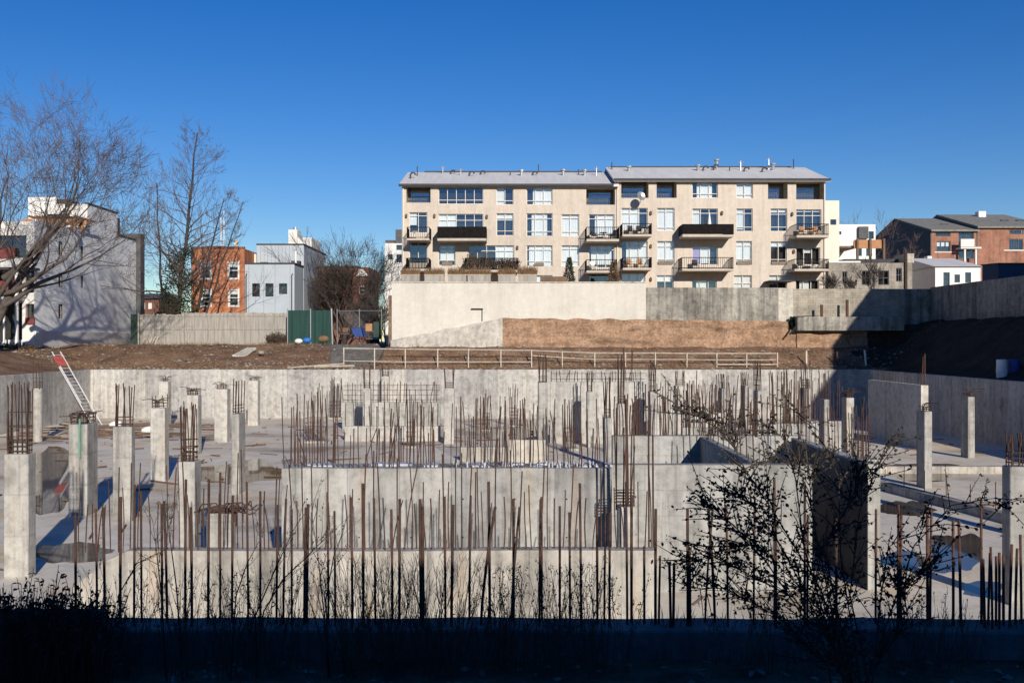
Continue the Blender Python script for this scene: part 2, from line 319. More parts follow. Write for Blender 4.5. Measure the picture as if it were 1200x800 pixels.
def ground():
    xs = [-3000, -900, -300, -120, -80, -60, -52] + [-48 + i * 0.75 for i in range(0, 112)] + [44, 52, 60, 80, 120, 300, 900, 3000]
    xs = sorted(set(round(x, 3) for x in xs + [-33.35, 28.35, -10.5, -10.42, 35.7, 35.8]))
    ys = [-300, -60, -20, -5, 0, 5, 6.5, 7.66, 12, 20, 30, 40, 50, 56] + [60 + i * 0.8 for i in range(0, 42)] + [96, 100, 110, 130, 200, 400, 900, 3000]
    ys = sorted(set(round(y, 3) for y in ys + [78.35, 84.2, 84.3]))
    b = MB(); idx = {}
    for j, y in enumerate(ys):
        for i, x in enumerate(xs): idx[i, j] = len(b.v); b.v.append((x, y, gzn(x, y)))
    for j in range(len(ys) - 1):
        for i in range(len(xs) - 1):
            cx, cy = (xs[i] + xs[i + 1]) / 2, (ys[j] + ys[j + 1]) / 2
            if PX0 - WT < cx < PX1 + WT and 7.66 < cy < PY1 + WT: continue
            b.f.append((idx[i, j], idx[i + 1, j], idx[i + 1, j + 1], idx[i, j + 1]))
    o = b.build('ground', 'earth'); o.data.materials.append(M['shaded_earth'])
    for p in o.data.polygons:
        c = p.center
        if c.y > 20 and c.x > 28.6 - max(0, 78 - c.y) * .1 + mnoise.noise(Vector((c.x * .5, c.y * .5, 9))) * 1.5 and c.y < 84.2 : p.material_index = 1  # ground in the big shadow takes the darkened earth, painting its shade
    tag(o, 'brown bare earth around the concrete pit', kind='structure')
ground()
b = MB(); nx, ny = 12, 14
b.quad((PX0 - 0.1, 8, 0), (PX1 + 0.1, 8, 0), (PX1 + 0.1, 78.1, 0), (PX0 - 0.1, 78.1, 0))
tag(b.build('pit_floor', 'floor'), 'pale stained concrete slab at the bottom of the pit', kind='structure')
def drape(name, mat, pts_l, pts_r, off=0.03, n=14):
    b = MB(); prev = None
    for i in range(n + 1):
        t = i / n; row = []
        for k in range(9):
            s = k / 8; x = (pts_l[0] * (1 - t) + pts_l[2] * t) * (1 - s) + (pts_r[0] * (1 - t) + pts_r[2] * t) * s
            y = (pts_l[1] * (1 - t) + pts_l[3] * t) * (1 - s) + (pts_r[1] * (1 - t) + pts_r[3] * t) * s
            row.append((x, y, gzn(x, y) + off))
        if prev:
            for k in range(8): b.quad(prev[k], prev[k + 1], row[k + 1], row[k])
        prev = row
    return b.build(name, mat)
tag(drape('gravel_path', 'gravel', (-14.5, 79.6, -17.5, 96), (-10.8, 79.6, -11.2, 96), 0.06), 'grey gravel track leading to the gate', kind='structure')
# puddles: (pixel centre x, y, half width px, half height px)
def puddle(px, py, rx, ry, seed, label, elong=0.0):
    rs = random.Random(seed); Y = FY(py); X = WX(px, Y)
    hx = rx / F * Y; y0, y1 = FY(py + ry), FY(max(py - ry, 410)); b = MB(); n = 44; k = len(b.v)
    pts = []
    for i in range(n):
        a = 2 * math.pi * i / n
        q = 1 + 0.38 * mnoise.fractal(Vector((math.cos(a) * 1.3 + seed * 3.1, math.sin(a) * 1.3, seed)), 1, 2, 4)
        cy = (y0 + y1) / 2; yy = cy + (y1 - y0) / 2 * math.sin(a) * q; xx = X * yy / Y + hx * math.cos(a) * q
        pts.append((xx, yy, 0.005))
    b.v = [((y0 + y1) / 2 * X / Y, (y0 + y1) / 2, 0.005)] + pts
    b.f = [(0, 1 + i, 1 + (i + 1) % n) for i in range(n)]
    tag(b.build('puddle', 'puddle'), label, kind='structure')
for a in ((62, 562, 38, 36, 1, 'large puddle mirroring the ladder at the pit edge'), (285, 553, 55, 13, 2, 'brown puddle between the square columns'),
          (85, 648, 48, 12, 3, 'murky puddle behind the low wall'), (1080, 553, 58, 11, 4, 'brown puddle in front of the slim column'),
          (1118, 648, 34, 24, 5, 'blue puddle beside the rebar row'), (1062, 595, 30, 9, 6, 'dark puddle near the tall column'), (1062, 656, 32, 9, 7, 'thin puddle next to the dark core wall'),
          (600, 505, 52, 8, 8, 'shallow puddle behind the thick pier'), (1150, 690, 26, 9, 9, 'small puddle near the last rebar cluster')):
    puddle(*a)

# ------------------------------------------------------------------ rebar, walls, columns
def rebar(parent, x, y, z0, h, lean=0.0, leany=0.0, r=0.016, mat='rust', bow=0.0):
    b = MB(); n = 5
    pts = [(x + lean * (i / (n - 1)) ** 1.5 + bow * math.sin(math.pi * i / (n - 1)), y + leany * (i / (n - 1)), z0 - 0.06 + (h + 0.06) * i / (n - 1)) for i in range(n)]
    b.tube(pts, r, 7 if y < 12 else 5); return b.build('rebar', mat, parent)
def hook(parent, x, y, z0, h, dx, dy, r=0.016):
    b = MB(); pts = [(x, y, z0 - 0.05), (x, y, z0 + h * 0.8), (x + dx * 0.2, y + dy * 0.2, z0 + h), (x + dx * 0.6, y + dy * 0.6, z0 + h * 1.05), (x + dx, y + dy, z0 + h * U(.9, 1.15))]
    b.tube(pts, r, 5); return b.build('rebar', 'rust', parent)
def ties(parent, x0, x1, y0, y1, zs, r=0.011):
    b = MB(); P = []
    for z in zs: P += [(x0, y0, z), (x1, y0, z + U(-.02, .02)), (x1, y1, z), (x0, y1, z + U(-.02, .02)), (x0, y0 + .004, z + .004)]
    b.tube(P, r, 4)
    return b.build('tie', 'rust', parent)
def wobble_wall(b, x0, x1, y0, y1, z0, z1, step=0.6, amp=0.012):
    # wall box whose top edge is slightly uneven
    ax = 'x' if abs(x1 - x0) > abs(y1 - y0) else 'y'
    L = (x1 - x0) if ax == 'x' else (y1 - y0); n = max(2, int(L / step)); k = len(b.v)
    for i in range(n + 1):
        t = i / n; z = z1 + mnoise.noise(Vector((t * L * 1.7, z1 * 5, x0))) * amp
        c = 0.015
        if ax == 'x': X = x0 + L * t; P = [(X, y0, z0), (X, y0, z - c), (X, y0 + c, z), (X, y1 - c, z), (X, y1, z - c), (X, y1, z0)]
        else: Y = y0 + L * t; P = [(x1, Y, z0), (x1, Y, z - c), (x1 - c, Y, z), (x0 + c, Y, z), (x0, Y, z - c), (x0, Y, z0)]
        b.v += P
    for i in range(n):
        for j in range(5): q = k + i * 6 + j; b.f.append((q, q + 6, q + 7, q + 1))
    b.f.append(tuple(k + j for j in range(6))); b.f.append(tuple(k + n * 6 + j for j in reversed(range(6))))
def wall_thing(name, label, x0, x1, y0, y1, z0, z1, mat, cat='concrete wall', amp=0.012, group=None):
    t = thing(name, ((x0 + x1) / 2, (y0 + y1) / 2, z0), label, cat, group)
    part('panel', mat, t, lambda b: wobble_wall(b, x0, x1, y0, y1, z0, z1, amp=amp)); return t
wb = wall_thing('retaining_wall', 'long pale concrete wall across the far side of the pit', PX0 - WT, PX1 + WT, PY1, PY1 + WT, -0.2, TOP, 'conc_wall')
wl = wall_thing('retaining_wall', 'concrete pit wall beneath the ladder', PX0 - WT, PX0, 8.02, PY1, -0.2, TOP - 0.01, 'conc_wall')
wr = wall_thing('retaining_wall', 'shaded grey concrete pit wall behind the stub wall', PX1, PX1 + WT, 8.02, PY1, -0.2, TOP - 0.01, 'conc_wall')
# vertical pilasters / pour seams of the far wall
for px, wpx in ((106, 4), (163, 8), (256, 3), (318, 3), (470, 4), (612, 3)):
    part('pour_strip', 'conc_col_light', wb, lambda b: b.box(WX(px, 78), WX(px + wpx, 78), 77.93, 78.0 - 0.002, 0, TOP - 0.05))
# near wall, its dowels
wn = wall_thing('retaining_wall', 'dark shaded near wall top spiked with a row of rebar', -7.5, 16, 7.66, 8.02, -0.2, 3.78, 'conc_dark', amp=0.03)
near = [(89, 600, 0), (114, 596, 0), (123, 596, 0), (141, 581, 0), (157, 566, 1), (166, 574, 0), (190, 590, 0), (196, 588, -3), (217, 560, 0), (225, 594, 0), (244, 560, 0), (258, 556, 0), (272, 583, 0),
        (291, 564, 0), (305, 574, 0), (324, 594, 0), (332, 586, 2), (342, 596, 0), (356.5, 595, 0), (359.5, 588, 0), (385, 576, 0), (393, 596, 0), (413, 582, 0), (426, 565, 0), (440, 583, 0), (460, 595, 0), (468, 582, 0),
        (493, 584, 0), (496, 592, -2), (522, 583, 0), (529, 590, 3), (550, 583, 0), (563, 592, 17), (574, 566, 0), (599, 594, 11), (602, 584, 0), (632, 583, 0), (635, 583, 0), (656, 594, 0), (668, 598, 0), (681, 566, 0), (700, 598, 0),
        (708, 590, 2), (714, 600, 0), (735, 566, 0), (740, 580, 0), (755, 640, 0), (768, 599, 0), (772, 653, 0), (786, 657, 0), (789, 660, 0), (806, 599, 0), (809, 640, -1), (826, 594, 9), (838, 596, -6), (853, 590, 0), (883, 584, 0),
        (908, 560, 0), (909.5, 612, 0), (943, 570, 0), (946, 600, 0), (980, 605, 0), (1026, 594, 0), (1052, 592, 0), (1055, 600, 0), (1087, 596, 0), (1090, 600, 1), (1117, 606, 0), (1126, 607, 0), (1150, 584, 0),
        (1154, 655, 0), (1158, 646, 0), (1163, 640, -2), (1167, 648, 0), (1171, 644, 0), (1176, 652, 0), (1183, 636, 0), (1190, 640, 2), (1197, 628, 0)]
for px, py, ln in near:
    y = 7.84 + U(-.1, .1); x = WX(px, y); red = px > 1000
    rebar(wn, x, y, 3.78, WZ(py, y) - 3.78 + U(-.02, .02), ln / F * y + U(-.012, .012), U(-.02, .02), 0.0098 + U(-.001, .002), 'rust_red' if (red or R() < 0.15) else 'rust')
# low wall (sloping left end)
Y2 = 19.2; z2 = WZ(645, Y2)
t2 = thing('low_wall', (WX(430, Y2), Y2, 0), 'low half-poured concrete wall with a sloping end, right behind the near rebar row', 'concrete wall')
def lw(b):
    xa, xb, xc = WX(86, Y2), WX(150, Y2), WX(768, Y2)
    b.prism([(xa, Y2, -0.1), (xc, Y2, -0.1), (xc, Y2, z2), (xc - 2, Y2, z2 + .012), (xc - 5, Y2, z2 - .01), (xb, Y2, z2), (xb - 0.4, Y2, z2 - 0.18), (xa, Y2, WZ(688, Y2))], (0, 0.34, 0))
part('panel', 'conc_low', t2, lw)
def row(parent, px0, px1, step, Y, z, lo, hi, tall, ptall, r=0.015, mats=('rust',), jit=0.4, dy=0.2, skip=0.08):
    px = px0
    while px < px1:
        if R() > skip:
            y = Y + U(0, dy); h = (U(*tall) if R() < ptall else U(lo, hi))
            rebar(parent, WX(px, y), y, z, h, random.gauss(0, .045) + (U(-.3, .3) if R() < .07 else 0), U(-.05, .05), r * U(.85, 1.15), random.choice(mats), random.gauss(0, .012))
        px += step * (1 + U(-jit, jit))
row(t2, 92, 764, 7.4, Y2 + .07, z2, 0.85, 1.35, (1.5, 1.95), 0.45, 0.0125, ('rust', 'rust', 'rust', 'rust_red'))
# thick pier wall
Y3 = 23.4; z3 = 3.02
xl, xm, xr = WX(330, Y3), WX(717, Y3), WX(957, Y3)
t3 = wall_thing('core_wall', 'thick grey concrete wall in the middle of the pit, its broad top set with pale stubs', xl, xm, Y3, Y3 + .95, -0.1, z3, 'conc_core')
row(t3, 333, 716, 5.4, Y3 + .1, z3, 0.7, 1.25, (1.3, 1.7), 0.3, 0.0125, ('rust', 'rust', 'rust_red'))
row(t3, 556, 716, 9.5, Y3 + .7, z3, 0.5, 1.2, (1.3, 1.6), 0.3, 0.0125)
def stubs(b):
    for i in range(80):
        x = U(WX(525, Y3), xm - .1); y = Y3 + U(.08, .85); h = U(.03, .15); b.tube([(x, y, z3 - .02), (x + U(-.02, .02), y, z3 + h)], U(.01, .022), 6)
    for i in range(18):
        x = U(xl + .1, xm - .1); b.box(x, x + U(.1, .5), Y3 + U(.2, .6), Y3 + .8, z3 - .01, z3 + U(.015, .05))
o = part('stub', 'cap_pale', t3, stubs); o['kind'] = 'stuff'
t3b = wall_thing('core_wall', 'smooth grey core wall with a clean top edge, behind the leafy shrub', xm + 0.004, xr, Y3 + .35, Y3 + .67, -0.1, 3.06, 'conc_smooth', amp=0.004)
rebar(t3b, WX(883, Y3), Y3 + .5, 3.06, .0 + .25, 0, 0, .014)
def tieholes(b, x0, x1, y, z0, z1):
    z = z0
    while z < z1:
        x = x0
        while x < x1: b.tube([(x, y - .004, z), (x, y + .01, z)], .022, 6); x += 1.22
        z += 0.9
part('tie_hole', 'dark_room', t3b, lambda b: tieholes(b, xm + .6, xr - .2, Y3 + .35, .5, 2.9))['kind'] = 'stuff'
part('tie_hole', 'dark_room', t3, lambda b: tieholes(b, xl + .6, xm - .2, Y3, .5, 2.9))['kind'] = 'stuff'
# core side wall running away from us
tP = wall_thing('core_wall', 'short dark cross wall inside the core, between the smooth wall and the second row', 5.85, 6.1, 24.3, 30.98, -0.1, 3.04, 'conc_smooth', amp=0.006)
for i in range(9): rebar(tP, 5.97, 24.6 + i * .7, 3.04, U(.8, 1.5), U(-.05, .05), 0, .016)
tM = wall_thing('core_wall', 'tall dark core wall seen from its shaded side behind the shrub', 8.58, 8.88, 24.0, 30.6, -0.1, 3.04, 'conc_smooth', amp=0.006)
part('shade_sheet', 'face_shade', tM, lambda b: b.box(8.568, 8.579, 24.02, 30.5, 0.02, 2.98))  # thin dark sheet that paints in the self-shade of the left face
for i in range(15):
    y = 24.3 + i * .42; rebar(tM, 8.73 + U(-.1, .1), y, 3.04, U(.9, 1.4), U(-.04, .04), 0, .0125, random.choice(('rust', 'rust_red')))
Y4 = 31.0
t4 = wall_thing('core_wall', 'second row core wall crowded with rebar, behind the smooth grey one', WX(718, Y4), WX(946, Y4), Y4, Y4 + .34, -0.1, 3.06, 'conc_smooth')
row(t4, 720, 945, 3.4, Y4 + .07, 3.06, 0.75, 1.3, (1.3, 1.75), 0.35, 0.019, ('rust', 'rust', 'rust_red'), skip=.12, jit=.7)
def clutter_wall(name, label, px0, px1, Y, z, ztop_rng, n, mat='conc_core', mesh=False, th=.3, tall=None):
    t = wall_thing(name, label, WX(px0, Y), WX(px1, Y), Y, Y + th, -0.1, z, mat)
    row(t, px0 + 1, px1 - 1, (px1 - px0) / n, Y + .06, z, ztop_rng[0], ztop_rng[1], tall or ztop_rng, .4, 0.023, ('rust', 'rust', 'rust_red'), skip=.05)
    if mesh:
        b = MB()
        for k in range(4): b.tube([(WX(px0 + 1, Y), Y + .15, z + .15 + k * .33), (WX(px1 - 1, Y), Y + .15, z + .17 + k * .33)], .014, 4)
        b.build('cross_bar', 'rust', t)
    return t
clutter_wall('core_wall', 'distant low wall carrying a grid of rebar mesh', 401, 516, 68.0, 1.85, (1.2, 1.45), 22, 'conc_smooth', True)
clutter_wall('core_wall', 'far wall with a fringe of short rebar, beside the dark blade column', 645, 758, 58.8, 3.62, (.5, .7), 26, 'conc_wall', True)
clutter_wall('core_wall', 'shorter far wall bristling with dense rebar beneath the white rail', 902, 952, 46.0, 2.2, (1.9, 2.6), 24, 'conc_smooth')
clutter_wall('core_wall', 'low mid-pit wall behind the second row core wall', 800, 872, 52.0, 1.5, (2.2, 3.0), 18, 'conc_core')
clutter_wall('core_wall', 'small knee wall standing in the puddle behind the thick pier', 597, 640, 45.0, 1.55, (.7, 1.8), 8, 'conc_low')
clutter_wall('core_wall', 'pale low wall section in front of the mesh wall', 404, 516, 60.0, 0.9, (1.0, 2.2), 14, 'conc_wall')
ts = wall_thing('stub_wall', 'freestanding concrete stub wall with short rebar on its top', 22.6, 23.0, 55.0, 63.2, -0.1, 3.58, 'conc_col_light', amp=0.006)
for i in range(17): rebar(ts, 22.8, 55.5 + i * .46, 3.58, U(.5, .75), U(-.04, .04), 0, .014)
rebar(ts, 22.85, 55.1, 3.58, 1.75, 0, 0, .035, 'rust_red'); rebar(ts, 22.75, 55.2, 3.58, 1.6, .05, 0, .03, 'rust_red')
GC = 'concrete columns standing in the pit'
def column(px0, px1, pytop, label, dep=None, z=3.15, bars=0, barh=1.3, hooks=0, mat='conc_col', rnd=False, Y=None, cage=0, step=None, tie=True):
    Y = Y or F * (EYE - z) / (pytop - 400); x0, x1 = WX(px0, Y), WX(px1, Y)
    if dep is None: dep = x1 - x0
    t = thing('concrete_column', ((x0 + x1) / 2, Y + dep / 2, 0), label, 'column', GC)
    zt = z - (step or 0)
    if rnd:
        b = MB(); r = (x1 - x0) / 2; b.tube([((x0 + x1) / 2, Y + r, -0.1), ((x0 + x1) / 2, Y + r, zt - .02), ((x0 + x1) / 2, Y + r, zt)], [r, r, r * .96], 20); b.build('shaft', mat, t, False)
    else: part('shaft', mat, t, lambda b: b.cbox(x0, x1, Y, Y + dep, -0.1, zt))
    if step:
        i = (x1 - x0) * .24; part('stub', 'conc_col_light', t, lambda b: b.cbox(x0 + i, x1 - i, Y + i, Y + dep - i, zt - .05, z + .32))
    i = min(.07, (x1 - x0) * .18)
    if bars:
        per = []
        n = max(2, (bars + 3) // 4)
        for k in range(bars):
            u = (k % n) / (n - 1); side = k // n
            per.append([(x0 + i + (x1 - x0 - 2 * i) * u, Y + i), (x0 + i + (x1 - x0 - 2 * i) * u, Y + dep - i), (x0 + i, Y + i + (dep - 2 * i) * u), (x1 - i, Y + i + (dep - 2 * i) * u)][side % 4])
        for (x, y) in per: rebar(t, x + U(-.01, .01), y, zt, barh * U(.9, 1.05), U(-.07, .07), U(-.05, .05), .0145 if Y < 30 else .02)
        if tie: ties(t, x0 + i - .01, x1 - i + .01, Y + i - .01, Y + dep - i + .01, [zt + .08 + k * .12 for k in range(3)] + [zt + barh * cage * k / 4 for k in range(1, 4) if cage])
    for k in range(hooks):
        a = U(0, 6.28); l = U(.3, .75)
        hook(t, U(x0 + i, x1 - i), U(Y + i, Y + dep - i), zt, U(.2, .4), math.cos(a) * l, math.sin(a) * l, .0155)
    if hooks and not bars: ties(t, x0 + i, x1 - i, Y + i, Y + dep - i, [zt + .08, zt + .16])
    return t
column(4, 33, 532, 'large square column by the left frame edge, rebar cage rising from a stepped top', bars=18, barh=1.75, cage=.8, step=.002, dep=.42)
column(80, 102, 497, 'broad square column below the ladder, topped by bent rebar', hooks=15, dep=.9, bars=5, barh=.4)
column(132, 154, 500, 'square column with six straight bars, between the ladder column and the narrow hooked one', bars=10, barh=1.4, dep=.34)
column(176, 193, 478, 'pale column with yellow stains and bent bars, left of the tall rebar bunch', hooks=8, bars=4, barh=.55, mat='conc_col_light', dep=.55)
column(208, 228, 541, 'column topped by a tall bunch of rebar, rising behind the low wall', bars=14, barh=1.35, dep=.5, cage=.5)
column(218, 232, 463, 'slim pale column with flat bent bars, directly behind the tall rebar bunch', hooks=10, bars=4, barh=.4, mat='conc_col_light')
column(251, 266, 456, 'pale column with a hooked top, in front of the far wall near its left third', hooks=10, mat='conc_col_light')
column(271, 280, 485, 'tall slim column with a bundle of straight rebar, shaded on one side', bars=9, barh=1.36, dep=.95)
column(290, 302, 446, 'small far column with bent bars beside the yellow stain', hooks=8, z=3.2, mat='conc_col_light')
column(186, 197, 447, 'far column with fanned bent bars touching the far wall', hooks=8, z=3.2, mat='conc_col_light')
column(37, 47, 455, 'round cream column with orange rebar beneath the dirt bank', rnd=True, bars=8, barh=1.6, mat='conc_col_light', z=3.2, cage=.5)
column(631, 642, 448, 'dark blade column in the centre with a lit narrow edge', z=3.62, dep=1.5, bars=12, barh=1.6)
column(688, 695, 459, 'slim column with bars, in front of the fringed far wall', dep=.7, bars=8, barh=1.15)
column(724, 733, 473, 'narrow column with tall rebar, left end of the dense mid-pit bars', dep=.6, bars=10, barh=2.2, z=3.1)
column(730, 742, 449, 'far pale column behind the narrow tall-barred one', dep=.7, z=3.3, bars=8, barh=2.2, mat='conc_col_light')
column(762, 770, 459, 'dark sided column with a knotted rebar top', dep=1.0, bars=12, barh=1.6, cage=.8)
column(792, 803, 452, 'clean white column among thin rebar', dep=.6, bars=8, barh=.9, mat='conc_col_light', z=3.3)
column(709, 717, 490, 'dark narrow column at the left end of the second row core wall', dep=.7, bars=8, barh=1.6, z=2.9, Y=50.4 * .8)
column(846, 850, 455, 'far column left of the paired shadow strips', dep=1.0, bars=8, barh=.9)
column(873, 877, 452, 'far column under the third rail post from the right', dep=1.2, bars=6, barh=.8, z=3.3)
column(888, 893, 458, 'far column topped by cage ties beneath the rail end', dep=1.1, bars=10, barh=1.7, cage=.7)
column(943, 951, 455, 'column with bunched rebar beneath the lone white stake', dep=1.0, bars=10, barh=1.6, cage=.4)
column(966, 972, 468, 'column just before the big shadow edge on the far wall', dep=.9, bars=6, barh=1.4)
column(992, 1001, 466, 'lit slim column with flat bent bars, before the shaded far corner', dep=.8, hooks=10, bars=4, barh=.5)
column(520, 532, 455, 'pale square column left of centre with four bars', dep=.6, bars=8, barh=1.2, mat='conc_col_light', z=3.25)
column(447, 456, 441, 'faint far column with short bars behind the mesh wall', bars=6, barh=1.0, mat='conc_col_light', z=3.3)
column(425, 434, 455, 'far column with twin bunches of bars, left behind the mesh wall', bars=8, barh=1.4, mat='conc_col_light', z=3.0)
column(1083.5, 1092.5, 482, 'tall slim column standing alone before the stub wall, bent bars on top', hooks=5, dep=.83)
column(1134.5, 1142.5, 465, 'slim column standing alone before the shaded pit wall', hooks=6, dep=.85)
column(1184, 1207, 547, 'big column at the right frame edge with rusty bars', bars=12, barh=.75, dep=.4)
column(1219, 1240, 0, 'column just past the right frame edge, casting a long shadow', Y=32, dep=.5)
column(1222, 1240, 0, 'column beyond the right frame edge, nearer twin of the long shadow one', Y=29.6, dep=.42)
tb_ = thing('grade_beam', (15.6, 36, 0), 'low concrete beam running back across the slab near the tall slim column', 'beam')
part('upstand', 'conc_low', tb_, lambda b: b.prism([(14.6, 41.5, -.02), (15.0, 41.5, -.02), (15.0, 41.5, .34), (14.6, 41.5, .34)], (2.1, -11.5, 0)))
for k in range(9): rebar(tb_, 14.8 + 2.1 * k / 8.6, 41.5 - 11.5 * k / 8.6, .34, U(.5, 1.3), U(-.05, .05), 0, .017, 'rust_red')
tb_ = thing('grade_beam', (20, 45.5, 0), 'low concrete beam crossing the slab between the two lone slim columns', 'beam')
part('upstand', 'conc_low', tb_, lambda b: wobble_wall(b, 13.5, 27.5, 45.2, 45.6, -.02, .32))
# loose cages
def cage(px0, px1, pybase, h, n, label):
    Y = FY(pybase); x0, x1 = WX(px0, Y), WX(px1, Y)
    t = thing('rebar_cage', ((x0 + x1) / 2, Y, 0), label, 'rebar cage', 'rebar cages rising from the slab')
    part('footing', 'conc_col', t, lambda b: b.cbox(x0 - .1, x1 + .1, Y - .1, Y + (x1 - x0) + .1, -0.05, .12))
    for k in range(n):
        rebar(t, x0 + (x1 - x0) * (k + .5) / n, Y + (x1 - x0) * R(), .12, h * U(.7, 1.05), U(-.1, .1), U(-.05, .05), .024)
    ties(t, x0, x1, Y, Y + (x1 - x0), [h * f for f in (.2, .28, .36, .45)])
clutter_wall('core_wall', 'long mid-pit wall with thick dark bars, left of the dark blade column', 540, 628, 50.0, .7, (1.2, 2.6), 22, 'conc_low')
clutter_wall('core_wall', 'low wall with scattered bars between the thick pier and the tall bunches', 340, 400, 42.0, .5, (1.8, 3.4), 15, 'conc_core')
clutter_wall('core_wall', 'low wall with tall dark bars right of the pale square column', 440, 515, 38.0, .45, (1.6, 3.3), 20, 'conc_core')
clutter_wall('core_wall', 'far bar-topped wall under the middle of the guard rail', 770, 845, 57.0, 1.9, (1.0, 1.9), 22, 'conc_wall')
clutter_wall('core_wall', 'far bar-topped wall just left of the shadowed corner', 950, 990, 55.0, 1.6, (1.4, 2.4), 14, 'conc_wall')
cage(476, 486, 525, 3.2, 7, 'thick dark bars clustered right of centre on the low wall line')
cage(920, 936, 520, 3.4, 12, 'dense bundle of bars below the guard rail end')
cage(832, 842, 505, 3.2, 8, 'dark bundle of bars beside the far columns')
cage(806, 816, 512, 2.6, 7, 'sparse bars next to the clean white column')
cage(660, 676, 528, 2.7, 8, 'sparse bars in front of the fringed far wall')
cage(357, 380, 519, 3.25, 14, 'tall bunch of rebar standing on the slab left of the mesh wall')
cage(386, 398, 491, 3.0, 10, 'thin pair of rebar bunches near the far wall')
cage(565, 574, 505, 2.6, 7, 'sparse bars sticking up from the slab near the shallow puddle')
cage(597, 606, 500, 2.9, 6, 'two thick dark bars close to the dark blade column')
cage(858, 884, 500, 2.4, 9, 'loose rusty bars behind the low mid-pit wall')
cage(1003, 1026, 541, 3.0, 10, 'rusty bars rising right of the lit slim column')
cage(742, 756, 540, 3.4, 10, 'bundle of dark bars left of the knotted column')
# short pier before the low wall with rusty bundle (photo centre right)
tp = thing('concrete_pier', (WX(732, 22), 22, 0), 'rough short pier spilling rusty bar bundles, in front of the core wall joint', 'pier')
xa, xb = WX(721, 22), WX(745, 22)
part('shaft', 'conc_col_light', tp, lambda b: b.cbox(xa + .08, xb, 22, 22.45, -.05, WZ(594, 22), .03))
for k in range(11):
    x = U(xa + .02, xb); rebar(tp, x, 22 + U(.05, .4), WZ(596, 22), U(1.3, 2.5), U(-.1, .1), U(-.05, .05), .0155, random.choice(('rust', 'rust_red')))
ties(tp, xa + .04, xb - .02, 22.04, 22.4, [WZ(594, 22) + .05 + .07 * k for k in range(5)])
# long isolated bars (right of the pier)
for px, py0, py1, Y, lab in ((760, 645, 492, 20.5, 'thick dark bar rising beside the rough pier'), (765, 645, 510, 20.5, 'thinner dark bar standing next to the thick one')):
    o = MB(); o.tube([(WX(px, Y), Y, 0), (WX(px + .5, Y), Y, 2), (WX(px, Y), Y, WZ(py1, Y))], .02, 6)
    tag(o.build('rebar', 'rust', None, origin=(WX(px, Y), Y, 0)), lab, 'rebar')
# bent bar heap between columns
th = thing('bent_rebar_bundle', (WX(262, 21.5), 21.5, 1.9), 'tangle of bent black bars lying on top of a short slim post', 'rebar bundle')
part('post', 'conc_col', th, lambda b: b.cbox(WX(243, 21.5), WX(272, 21.5), 21.4, 21.8, 0, 2.3))
def tang(b):
    for k in range(11):
        x = WX(234 + k * 4.6 + U(-2, 2), 21.5); z = 2.3 + U(-.02, .12); y = 21.5 + U(-.1, .25); m = U(.7, 1.2)
        b.tube([(x, y, z - .3), (x, y, z), (x + .06 * m, y, z + .1 * m), (x + .18 * m, y, z + .1 * m), (x + .24 * m, y, z), (x + .34 * m, y, z - .06 * m), (x + .5 * m, y, z + .02 + U(-.05, .15))], .017, 5, True)
    for k in range(6): x = WX(U(228, 262), 21.5); b.tube([(x, 21.4, 2.32 + U(0, .1)), (x + .4, 21.45, 2.36 + U(0, .1)), (x + .8, 21.4, 2.36 + U(-.1, .2))], .017, 5)
part('bar', 'rust', th, tang)['kind'] = 'stuff'
b = MB()
for i in range(900):
    x, y = U(-32, 27.5), U(20.5, 77); r = abs(random.gauss(0, .05)) + .02
    if mnoise.noise(Vector((x * .12, y * .12, 5))) < -.05: continue
    b.rock((x, y, r * .15), min(r, .2))
for i in range(260):
    x, y = U(-32, 27.5), U(20.5, 76); a = U(0, 6.28); l = U(.3, 1.8)
    b.tube([(x, y, .03), (x + l * math.cos(a), y + l * math.sin(a), U(.03, .1))], U(.015, .04), 4)
tag(b.build('debris', 'wood_dark'), 'small stones, offcuts and scrap lying on the pit floor', kind='stuff')
# ladder
tl = thing('extension_ladder', (-29.4, 71, 0), 'aluminium ladder with a red upper section leaning on the pit wall', 'ladder')
P0, P1 = Vector((-29.3, 69.6, 0.05)), Vector((-33.3, 71.9, 5.2)); WV = Vector((.40, .66, 0)); LN = (P1 - P0).cross(WV).normalized() * -.07
if LN.z < 0: LN = -LN
for f in (0, 1):
    part('rail', 'alu', tl, lambda b: b.tube([P0 + WV * f, P0.lerp(P1, .8) + WV * f], .05, 4))
    part('upper_rail', 'alu', tl, lambda b: b.tube([P0.lerp(P1, .3) + LN + WV * (.07 + .86 * f), P1 + LN + WV * (.07 + .86 * f)], .05, 4))
for k in range(21):
    q = P0.lerp(P1, (k + .7) / 21.5) + LN * (.5 if k > 6 else 0); part('rung', 'alu', tl, lambda b: b.tube([q, q + WV], .024, 5))
for a, c in ((.80, .87), (.875, .93)):
    A, B = P0.lerp(P1, a) + LN * 1.9, P0.lerp(P1, c) + LN * 1.9; part('red_panel', 'red', tl, lambda b: b.prism([A - WV * .2, A + WV * .8, B + WV * .8, B - WV * .2], LN * .3))
